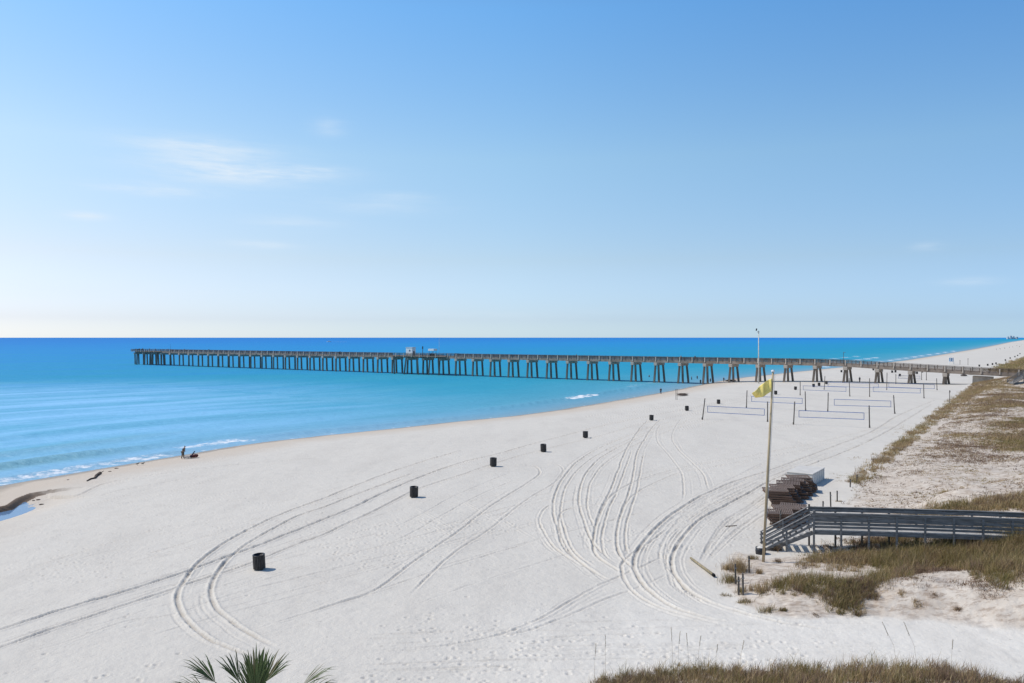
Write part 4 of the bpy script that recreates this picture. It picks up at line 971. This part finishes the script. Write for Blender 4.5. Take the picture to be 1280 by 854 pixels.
# dark heaps / boats / stand seen by and under the pier
def hull(lab, px, py, L=3.2, rz=0, tilt=.35):
    t = empty('overturned_boat', lab, 'boat', on_ground(px, py, .1), rz, 'small boats pulled up on the sand'); mb = MB(); n_ = 11
    for i in range(n_):
        u = i / (n_ - 1) * 2 - 1; w = .62 * (1 - abs(u) ** 2.4) + .02
        for k in range(7):
            a = math.pi * k / 6; mb.v.append((u * L / 2, w * math.cos(a), w * .85 * math.sin(a) + .02 + .12 * u * u))
    for i in range(n_ - 1):
        for k in range(6): a = i * 7 + k; mb.f.append((a, a + 1, a + 8, a + 7))
    mb.build('hull', M_BARK, t, True); MB().bar((-L / 2 + .1, 0, .58), (L / 2 - .1, 0, .58), .08, .10).build('keel', M_BROWN2, t)
hull('left of two brown overturned boats behind the landward pier bays', 1204.8, 470.5, 4.0, R(28)); hull('right of two brown overturned boats behind the landward pier bays', 1214, 468.6, 4.0, R(20))
hull('dark overturned boat lying at the foot of a pier bent by the water', 913.5, 477.3, 5, R(15)); 
hull('dark long kayak lying on the sand near two thin posts by the water', 853, 495.2, 3.4, R(10))
for px, lab in ((844.8, 'left of two thin stakes by the kayak near the water'), (846.4, 'right of two thin stakes by the kayak near the water')):
    x, y, z = gp(px, 500); t = empty('marker_stake', lab, 'stake', (x, y, z), 0, 'marker stakes by the kayak'); MB().tube([(0, 0, -.2), (0, 0, 2.6)], .05, 6).build('stake', M_POSTW, t); MB().box((0, 0, 2.5), (.12, .12, .2)).build('cap', M_POSTW, t)
t = empty('lifeguard_stand', 'small blue and white lifeguard stand on the far beach beyond the pier', 'lifeguard stand', on_ground(1189.2, 455.5), R(-25))
for sx in (-1, 1):
    for sy in (-1, 1): MB().bar((sx * 1.3, sy * 1.1, -.2), (sx * 1.0, sy * .9, 1.5), .14, .14).build('leg', M_WHITE, t)
MB().box((0, 0, 1.5), (2.3, 2.6, .15)).build('platform', M_WHITE, t); MB().box((0, 0, 2.5), (1.9, 2.0, 1.85)).build('cabin', mat('light_blue_paint', (.10, .26, .46), .6, .3, .1, 2), t); MB().box((0, 0, 3.5), (2.3, 2.6, .3)).build('roof', M_WHITE, t)
for sx in (-.45, .45): MB().box((sx, -1.02, 2.6), (.4, .06, 1.5)).build('shutter', M_WHITE, t)
for i, (px, py) in enumerate([(1200, 456), (1210, 456.5)]):
    t = empty('sign_post', ['left', 'right'][i] + ' thin pole on the sand right of the lifeguard stand', 'post', on_ground(px, py), 0, 'thin poles by the lifeguard stand'); MB().tube([(0, 0, -.2), (0, 0, 2.4 + i)], .09, 6).build('pole', M_PRAIL, t); MB().box((0, 0, 2.2 + i), (.3, .1, .3)).build('plate', M_PRAIL, t)
# motor boat far out with its wake
x, y = at(411, 427.6, SEA_Z)
t = empty('motor_boat', 'tiny white motor boat far out at sea above the pier', 'boat', (x, y, SEA_Z), R(175))
mb = MB(); L = 16
for i in range(9):
    u = i / 8 * 2 - 1; w = 2.4 * (1 - max(0, u) ** 2.2) + .05
    mb.v += [(u * L / 2, w, 2.2 + .6 * max(0, u)), (u * L / 2, w * .6, .1), (u * L / 2, -w * .6, .1), (u * L / 2, -w, 2.2 + .6 * max(0, u))]
for i in range(8):
    for k in range(3): a = i * 4 + k; mb.f.append((a, a + 1, a + 5, a + 4))
    mb.f.append((i * 4, i * 4 + 3, i * 4 + 7, i * 4 + 4))
mb.build('hull', M_WHITE, t); MB().box((-.5, 0, 3.4), (5, 3, 2.4)).build('cabin', M_WHITE2, t)
mb = MB(); 
for i in range(24):
    u = i / 23; w = 1.5 + 7 * u; mb.v += [(x + 6 + 58 * u, y - w - 6 * u, SEA_Z + .55), (x + 6 + 58 * u, y + w + 6 * u, SEA_Z + .55)]
for i in range(23): a = i * 2; mb.f.append((a, a + 1, a + 3, a + 2))
o = mb.build('boat_wake', M_WHITE); props(o, 'white foam wake trailing behind the distant boat', 'wake', kind='stuff')
# towers on the hazy point at the horizon
for i, (px, w, h, lab) in enumerate([(1259.5, 2.0, 2.6, 'leftmost hazy tower block on the horizon point'), (1263, 2.4, 3.6, 'tallest hazy tower block on the horizon point'), (1266.5, 2.2, 3.0, 'hazy tower block right of the tallest on the horizon point'), (1270.5, 3.0, 2.2, 'rightmost hazy tower block on the horizon point')]):
    d = 8200.; k_ = d / F; W3 = w * k_; H3 = h * k_ - 2
    t = empty('tower_block', lab, 'building', ((px - 640) * k_, d, 4), R(20), 'tower blocks on the horizon point')
    MB().box((0, 0, H3 / 2 - 6), (W3, W3 * .8, H3 + 12)).build('wall', M_BLDG, t); mb = MB()
    for f_ in range(int(H3 / 4)): mb.box((0, -W3 * .4 - .1, 2.5 + 4 * f_), (W3 * .85, .3, 1.5))
    o = mb.build('window', mat('hazy_window', (.30, .36, .44), .5, .3, .1, .1), t); o['kind'] = 'stuff'; MB().box((0, 0, H3 + 1), (W3 * .4, W3 * .4, 3)).build('roof', M_BLDG, t)

# ------------------------------------------------------------------ dune grass
OLIVE = np.array([(.25, .205, .08), (.20, .175, .065), (.31, .235, .10), (.155, .145, .055), (.27, .205, .095)])
STRAW = np.array([(.45, .335, .175), (.38, .27, .14), (.50, .385, .22), (.33, .225, .125)])
BROWN = np.array([(.185, .125, .085), (.225, .15, .105), (.13, .09, .065), (.27, .18, .13)])
def pick(pal, n_): return pal[rng.integers(0, len(pal), n_)] * rng.uniform(.75, 1.25, (n_, 1))
def blades(px, py, pz, h, w, lean, col):
    """numpy blade strips: 5 vertices each, bent sideways"""
    n_ = len(px); a = rng.uniform(0, 2 * np.pi, n_); f = rng.uniform(0, 2 * np.pi, n_)
    dx = np.cos(a) * lean + .12 * h; dy = np.sin(a) * lean; sx = np.cos(f) * w / 2; sy = np.sin(f) * w / 2
    V_ = np.empty((n_, 5, 3), np.float32)
    for k, (t, ww) in enumerate(((0, 1.), (0, -1.), (.55, .8), (.55, -.8), (1., 0))):
        b = t ** 1.7
        V_[:, k, 0] = px + dx * b + sx * ww; V_[:, k, 1] = py + dy * b + sy * ww
        V_[:, k, 2] = pz - .03 + h * (t - .25 * t * t * np.clip(lean / np.maximum(h, .01), 0, 1.2))
    i = np.arange(n_)[:, None] * 5
    fl = np.concatenate([i + np.array([0, 1, 3, 2]), i + np.array([2, 3, 4])], 1).ravel()
    sz = np.tile([4, 3], n_); c = np.repeat(col, 5, 0)
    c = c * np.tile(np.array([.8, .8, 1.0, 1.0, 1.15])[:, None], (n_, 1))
    return V_.reshape(-1, 3), fl, sz, c
def wpoly(pix): x, y, _ = ground([p[0] for p in pix], [p[1] for p in pix]); return np.stack([x, y], 1)
def scatter(P, n_, dens=None):
    lo, hi = P.min(0), P.max(0); ox, oy = [], []; got = 0
    for _ in range(60):
        x = rng.uniform(lo[0], hi[0], n_); y = rng.uniform(lo[1], hi[1], n_); k = inpoly(x, y, P)
        if dens is not None: k &= dens(x, y) > rng.random(n_)
        ox.append(x[k]); oy.append(y[k]); got += int(k.sum())
        if got >= n_: break
    return np.concatenate(ox)[:n_], np.concatenate(oy)[:n_]
def clumps(P, nc, per, r, hh, ww, mixw, dens=None, lean=.45, seed=1, colnoise=4.0, soft=0):
    if soft:
        d0 = dens
        def dens(x, y):
            q = sstep(poly_dist(x, y, np.vstack([P, P[:1]]))[0] / soft + 1.2 * fbm(x / soft, y / soft, 3, seed + 9), .0, 1.0)
            return q * (d0(x, y) if d0 else 1)
    if P[:, 0].max() > 25: nc = int(nc * 1.28)      # reaches past the right edge
    cx, cy = scatter(P, nc, dens); nc = len(cx); cs = np.clip(rng.lognormal(-.15, .42, nc), .3, 2.0)
    jit = r * 1.2; cx = cx + rng.normal(0, jit, nc); cy = cy + rng.normal(0, jit, nc)
    idx = np.repeat(np.arange(nc), per); n_ = len(idx)
    rr = r * cs[idx] * np.sqrt(rng.random(n_)); th = rng.uniform(0, 2 * np.pi, n_)
    x = cx[idx] + rr * np.cos(th); y = cy[idx] + rr * np.sin(th)
    h = hh * cs[idx] * rng.uniform(.5, 1.2, n_); g = fbm(x / colnoise, y / colnoise, 3, seed) * 2.2 + .25 * rng.standard_normal(n_) + (rng.standard_normal(nc) * .25)[idx]
    wO, wS, wB = mixw; tO = np.quantile(g, wO); tS = np.quantile(g, min(1, wO + wS))
    col = np.where((g < tO)[:, None], pick(OLIVE, n_), np.where((g < tS)[:, None], pick(STRAW, n_), pick(BROWN, n_)))
    z = height(x, y)
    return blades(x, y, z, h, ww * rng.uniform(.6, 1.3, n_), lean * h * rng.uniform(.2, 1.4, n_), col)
def join(parts):
    V_, F_, S_, C_ = [], [], [], []; o = 0
    for v, f, s_, c in parts: V_.append(v); F_.append(f + o); S_.append(s_); C_.append(c); o += len(v)
    return np.concatenate(V_), np.concatenate(F_), np.concatenate(S_), np.concatenate(C_)
def grass(name, parts, label, cat, kind='stuff', group=None, m_=M_LEAF):
    v, f, s_, c = join(parts); c0 = v.mean(0)
    if kind == 'stuff': c0 = np.zeros(3, np.float32)
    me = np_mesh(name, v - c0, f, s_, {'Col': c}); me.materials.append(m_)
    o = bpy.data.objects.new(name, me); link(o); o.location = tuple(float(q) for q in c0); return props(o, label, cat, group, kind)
def patchy(sc, lo, hi, seed): return lambda x, y: sstep(fbm(x / sc, y / sc, 3, seed), lo, hi)
# foreground strip along the bottom
P = wpoly([(742, 856), (775, 849), (830, 843), (870, 836), (930, 838), (1000, 837), (1100, 834), (1170, 836), (1240, 852), (1385, 864), (1400, 950), (1000, 990), (700, 960)])
grass('dune_grass', [clumps(P, 3000, 25, .2, .42, .015, (.34, .30, .36), patchy(2.2, -.42, -.1, 3), .6, 101, 1.1), clumps(P, 900, 18, .3, .18, .02, (.05, .30, .65), None, .9, 102, 1), clumps(wpoly([(742, 858), (775, 850), (830, 844), (830, 870), (742, 880)]), 260, 22, .2, .36, .015, (.4, .3, .3), None, .6, 104, 1),
      clumps(wpoly([(745, 852), (830, 842), (1000, 839), (1180, 838), (1250, 858), (1200, 872), (760, 868)]), 130, 9, .12, .62, .010, (.25, .7, .05), None, .4, 103)], 'olive and brown dune grass along the bottom right edge of the photo', 'grass')
# belt on the near dune
belt = wpoly([(940, 738), (975, 727), (1005, 722), (1055, 728), (1090, 722), (1130, 702), (1180, 690), (1240, 688), (1385, 690), (1385, 742), (1250, 734), (1215, 720), (1175, 708), (1130, 722), (1095, 738), (1078, 752), (1062, 764), (1045, 766), (1034, 752), (1015, 744), (985, 742)])
tall = wpoly([(1085, 705), (1120, 697), (1150, 683), (1195, 676), (1385, 680), (1385, 725), (1240, 720), (1200, 706), (1150, 706), (1120, 714)])
grass('dune_grass', [clumps(belt, 1250, 30, .22, .50, .015, (.42, .33, .25), patchy(1.8, -.35, .02, 5), .6, 111, 1.1), clumps(tall, 1350, 30, .24, .66, .016, (.55, .35, .10), patchy(2.0, -.4, -.05, 6), .6, 112, 1.3),
      clumps(wpoly([(1035, 735), (1080, 730), (1085, 745), (1070, 766), (1046, 767)]), 120, 44, .26, .36, .018, (.30, .1, .6), None, .9, 113), clumps(belt, 700, 16, .35, .17, .022, (.02, .35, .63), None, 1.0, 114),
      clumps(wpoly([(1110, 722), (1170, 704), (1215, 716), (1250, 730), (1385, 738), (1385, 752), (1240, 744), (1190, 728), (1130, 734)]), 260, 16, .28, .22, .02, (.05, .2, .75), patchy(1.2, -.2, .15, 55), .9, 115), clumps(belt, 110, 8, .2, .75, .010, (.1, .9, .0), None, .45, 116)],
      'olive dune grass along the crest of the near dune in front of the boardwalk', 'grass')
under = wpoly([(1000, 712), (1030, 704), (1065, 705), (1140, 704), (1200, 696), (1290, 694), (1290, 672), (1200, 676), (1150, 687), (1110, 692), (1060, 693), (1015, 694)])
grass('dune_grass', [clumps(under, 700, 24, .26, .36, .016, (.25, .45, .30), patchy(1.6, -.2, .12, 8), .6, 121, 1.1), clumps(under, 700, 14, .3, .15, .024, (.03, .37, .6), None, .9, 122), clumps(wpoly([(1012, 690), (1060, 690), (1385, 676), (1385, 660), (1150, 664), (1060, 672), (1020, 682)]), 520, 16, .25, .2, .024, (.15, .35, .5), patchy(1.2, -.25, .1, 48), .8, 124), clumps(wpoly([(1068, 692), (1150, 684), (1160, 668), (1075, 674)]), 170, 26, .3, .42, .02, (.35, .1, .55), None, .6, 125), clumps(wpoly([(1035, 700), (1065, 694), (1080, 705), (1060, 716), (1040, 714)]), 80, 30, .26, .42, .016, (.2, .7, .1), None, .5, 123)],
      'brown and olive grass growing under and around the boardwalk legs', 'grass')
behind = wpoly([(1100, 648), (1170, 634), (1220, 628), (1385, 622), (1385, 652), (1150, 652)])
grass('dune_grass', [clumps(behind, 1150, 26, .32, .38, .022, (.18, .55, .27), patchy(2.0, -.45, -.1, 44), .5, 131, 2.0)], 'tan grass band just behind the boardwalk railing', 'grass')
# golden edge of the dune field
edge = [(1228, 476), (1212, 483), (1190, 499.5), (1150, 532.5), (1105, 568.5), (1075, 592.5), (1060, 606)]
P = wpoly(edge + [(1070, 606), (1090, 589), (1120, 565), (1162, 534), (1200, 506), (1230, 488), (1285, 478), (1285, 472)])
P2 = wpoly([(1228, 476), (1212, 483), (1190, 499.5), (1160, 524), (1172, 530), (1215, 510), (1290, 500), (1290, 474)])
grass('dune_grass', [clumps(P, 3000, 20, .38, .38, .034, (.18, .66, .16), patchy(5, -.42, -.1, 9), .6, 141, 5), clumps(P2, 2200, 16, .5, .28, .045, (.12, .62, .26), patchy(7, -.3, .15, 29), .6, 143, 7, 2.5), clumps(wpoly([(1060, 607), (1075, 593), (1105, 569), (1150, 533), (1156, 537), (1108, 578), (1086, 600)]), 420, 22, .32, .40, .026, (.22, .68, .1), patchy(3, -.25, .15, 15), .6, 142),
      clumps(wpoly([(1030, 566), (1100, 545), (1150, 520), (1150, 533), (1105, 569), (1060, 606), (1030, 600)]), 70, 10, .3, .14, .03, (.2, .8, 0), patchy(5, .05, .3, 16), .8, 144)],
      'golden grass line along the seaward edge of the dune field', 'grass')
# sparse low scrub on the pale dune flat, denser to the right and away
flat = wpoly([(1050, 640), (1072, 608), (1105, 584), (1160, 545), (1205, 512), (1240, 488), (1385, 480), (1385, 640)])
back = wpoly([(1120, 575), (1160, 545), (1205, 512), (1240, 488), (1385, 480), (1385, 590), (1230, 580)])
grass('dune_scrub', [clumps(flat, 26000, 6, .15, .13, .034, (.04, .36, .60), patchy(1.6, -.35, .25, 17), 1.3, 151, 5), clumps(back, 15000, 7, .26, .17, .042, (.08, .34, .58), patchy(5, -.22, .2, 18), 1.1, 152, 6, 4), clumps(flat, 420, 12, .2, .22, .026, (.3, .6, .1), patchy(9, -.05, .2, 28), .8, 153, 6)],
      'low brown scrub dotted over the pale dune flat behind the boardwalk', 'scrub')
g1 = wpoly([(1195, 556), (1225, 530), (1385, 505), (1385, 588), (1240, 572)]); g3 = wpoly([(1160, 528), (1215, 500), (1385, 486), (1385, 512), (1230, 522)])
grass('dune_grass', [clumps(g1, 2600, 18, .45, .28, .034, (.50, .36, .14), patchy(5, -.35, .1, 39), .7, 161, 6, 6), clumps(g3, 1600, 14, .5, .24, .045, (.2, .55, .25), patchy(6, -.1, .2, 20), .7, 163, 8, 5)],
      'olive grass patch on the dune rise at the right edge behind the scrub', 'grass')
far = wpoly([(1240, 463), (1252, 457), (1285, 446), (1385, 446), (1385, 468), (1250, 468)])
grass('dune_grass', [clumps(far, 5000, 12, 1.2, .7, .16, (.52, .42, .06), None, .6, 171, 20)], 'green dune grass beyond the landward end of the pier', 'grass')
# single tussocks
tus = [(957, 764, .42, .34, 'squat olive grass tussock on the sand slope below the near dune'), (978.5, 763, .2, .2, 'very small brown tussock right of a squat olive one'), (1019, 770, .35, .2, 'brown grass tuft low on the sand slope under the dark bush'),
       (919, 713, .95, 1.05, 'tall straw coloured grass clump around the leftmost fence stake'), (909, 729, .75, .62, 'dark olive clump at the very tip of the dune'), (927, 740, .5, .38, 'low olive clump at the foot of two close fence stakes'), (931, 753, .5, .3, 'flat spreading olive tuft below the close fence stakes'),
       (948, 717, .3, .4, 'small tan tuft right of the standing apart stake'), (972, 702, .38, .26, 'small brown tuft right of the flagpole foot'), (940, 699, .42, .36, 'olive tuft beside the black tub and flagpole'), (971, 688, .42, .6, 'brown grass clump growing at the foot of the stairs'), (950, 738, .65, .6, 'tawny rounded clump at the left end of the grass belt'),
       (1197, 762, .2, .2, 'dark little tuft on the bare sand slope, lower right'), (1143, 755, .35, .22, 'pale dry tuft on the bare sand slope'), (1127, 741, .35, .22, 'brown tuft just under the belt above a pale dry tuft'), (1168, 744, .3, .16, 'small dark sprig below the grass belt, between two tufts'), (906, 745, .4, .2, 'sparse flat tuft left of the fence stakes'),
       (1049, 627, .3, .15, 'small straw coloured tuft by a stake right of the loungers'), (1180, 617, .5, .35, 'yellow green shrub alone on the scrub flat')]
for i, (px, py, r, h, lab) in enumerate(tus):
    x, y, z = gp(px, py); NB = 900 if h > .9 else 420 if h > .4 else 240; ks = rng.integers(0, 5, NB); ox = np.clip(rng.normal(0, r * .4, 5), -r * .6, r * .6); oy = np.clip(rng.normal(0, r * .4, 5), -r * .6, r * .6); sz = rng.uniform(.35, 1.15, 5); sz[0] = 1; ox[0] = oy[0] = 0
    th = rng.uniform(0, 2 * np.pi, NB); q = .55 * r * sz[ks] * np.abs(rng.normal(0, .8, NB)); pal = STRAW if ('straw' in lab or 'tan' in lab or 'tawny' in lab or 'pale' in lab) else BROWN if ('brown' in lab or 'dark' in lab) and 'olive' not in lab else OLIVE
    col = np.where((rng.random(NB) < .6)[:, None], pick(pal, NB), np.where((rng.random(NB) < .5)[:, None], pick(STRAW, NB), pick(BROWN, NB))) * (1.5 if 'yellow' in lab else 1)
    X_, Y_ = x + ox[ks] + q * np.cos(th), y + oy[ks] + q * np.sin(th); hh_ = h * sz[ks] * rng.uniform(.35, 1.25, NB)
    grass('grass_tussock', [blades(X_, Y_, height(X_, Y_), hh_, .016 * rng.uniform(.6, 1.3, NB), .6 * hh_ * rng.uniform(.2, 1.5, NB), col)], lab, 'grass tussock', None, 'single grass tussocks around the near dune')
# sea oats standing above the foreground grass
oats = [(743, 852, 805, 2, 'leftmost thin sea oat stalk over the bottom grass'), (756.6, 852, 794, 0, 'second sea oat stalk from the left, tall'), (841, 846, 785, -2, 'left of two tall sea oat stalks close together'), (847, 846, 790, 3, 'right of two tall sea oat stalks close together'), (861, 844, 792, -3, 'sea oat stalk right of the tall close pair'),
        (872, 842, 795, 4, 'short sea oat stalk, fifth of the left cluster'), (894, 843, 806, 3, 'short lone sea oat stalk left of centre grass'), (924, 843, 801, 6, 'sea oat stalk curving over the middle of the bottom grass'), (1123, 842, 778, -20, 'tall sea oat stalk leaning left, left of two'), (1148, 842, 778, -18, 'tall sea oat stalk leaning left, right of two'), (1189, 843, 800, 2, 'rightmost short upright sea oat stalk')]
for i, (px, pb, pt, ln, lab) in enumerate(oats):
    x, y, z = gp(px, pb); h = (pb - pt) / F * y; lx = ln / F * y; t = empty('sea_oat', lab, 'sea oat', (x, y, z), 0, 'sea oat stalks over the bottom grass')
    MB().tube([(0, 0, -.1), (lx * .3, 0, h * .55), (lx, 0, h)], [.006, .005, .003], 5).build('stem', mat('oat_stem', (.50, .42, .30), .8, .1, .15, 5), t)
    mb = MB()
    for k in range(9): a = .75 + .25 * k / 8; mb.box((lx * a ** 1.5 + rng.uniform(-.008, .008), rng.uniform(-.008, .008), h * a), (.022, .018, .045), Matrix.Rotation(rng.uniform(-.6, .6), 3, 'Y'))
    mb.tube([(lx * .65, 0, h * .75), (lx, 0, h)], .006, 4); mb.build('seed_head', mat('oat_seed', (.52, .44, .32), .8, .1, .15, 5), t)

# ------------------------------------------------------------------ palm below the camera
pc = Vector((-6.45, 20.0, 4.45)); gz0 = hz(pc.x, pc.y)
palm = empty('fan_palm', 'dark green fan palm, only its upper fronds showing at the bottom of the photo', 'palm', (pc.x, pc.y, gz0))
H = pc.z - gz0
MB().tube([(0, 0, -.3), (.06, 0, H * .3), (.02, .05, H * .7), (0, 0, H)], [.22, .17, .17, .20], 12).build('trunk', M_TRUNK, palm, True)
def frond(dirv, plen, flen, spread, nseg, tilt, seed):
    """petiole from the crown, then a folded fan of pointed leaflets"""
    r = np.random.default_rng(seed); d = Vector(dirv).normalized(); side = d.cross(Vector((0, 0, 1)) if abs(d.z) < .95 else Vector((0, 1, 0))).normalized(); up = side.cross(d).normalized()
    base = Vector((0, 0, H)); hub = base + d * plen; Vv, Ff, S_, C_ = [], [], [], []
    def quad(pts, c): i = len(Vv); Vv.extend(pts); Ff.extend(range(i, i + len(pts))); S_.append(len(pts)); C_.extend([c] * len(pts))
    pw = .022; quad([base - side * pw, base + side * pw, hub + side * pw * .7, hub - side * pw * .7], (.10, .14, .04)); quad([base - up * pw, base + up * pw, hub + up * pw * .7, hub - up * pw * .7], (.10, .14, .04))
    for k in range(nseg):
        a = (k / (nseg - 1) * 2 - 1) * spread; L = flen * (1 - .28 * (abs(a) / max(spread, .1)) ** 2) * r.uniform(.74, 1.12)
        dd = (d * math.cos(a) + side * math.sin(a) + up * (tilt * (1 - math.cos(a * 1.2)) + r.uniform(-.14, .14))).normalized(); n2 = dd.cross(up).normalized()
        w = .019 * L / .9 * r.uniform(.8, 1.3); q1 = hub + dd * L * .42; q2 = hub + dd * L * .78 - Vector((0, 0, .03 * L)) ; tip = hub + dd * L - Vector((0, 0, (.05 + .12 * r.random()) * L)); fold = up * w * .5
        g = r.uniform(.75, 1.3); c = (.088 * g, .120 * g, .040 * g) if r.random() < .8 else (.19, .17, .08)
        for sg in (-1, 1):
            quad([hub, q1, q1 + n2 * w * sg + fold], c); quad([q1, q2, q2 + n2 * w * .6 * sg + fold * .6, q1 + n2 * w * sg + fold], c); quad([q2, tip, q2 + n2 * w * .6 * sg + fold * .6], c)
    v = np.array([tuple(p) for p in Vv], np.float32); me = np_mesh('frond', v, np.array(Ff), np.array(S_), {'Col': np.array(C_, np.float32)}); me.materials.append(M_FROND)
    o = bpy.data.objects.new('frond', me); link(o, palm)
fr = [((-.95, -.1, .52), 1.35, 1.05, .7, 22, .3), ((.04, -.1, 1), .66, 1.38, .34, 16, .1), ((-.12, .1, 1), .58, 1.2, .46, 15, .2), ((.10, .05, 1), .56, 1.3, .38, 13, .1), ((-.20, -.1, 1), .5, 1.15, .5, 13, .1),
      ((-.72, .1, .56), 1.35, 1.05, .75, 22, .3), ((-.62, -.3, .30), 1.1, .95, .9, 24, .3), ((-.45, .2, .75), .95, 1.0, .5, 18, .2), ((.80, .1, .50), 1.3, 1.05, .8, 22, .3), ((.70, -.3, .35), 1.05, .95, .95, 24, .3), ((.92, .2, .36), 1.3, 1.0, .8, 20, .3), ((.0, .8, .5), 1.0, 1.0, .9, 24, .3)]
for k in range(12): a = k * 2.4; fr.append(((math.cos(a), math.sin(a), .05 - .06 * (k % 5)), 1.1, .95, 1.0, 24, .3))
for i, f_ in enumerate(fr): frond(*f_, 300 + i)
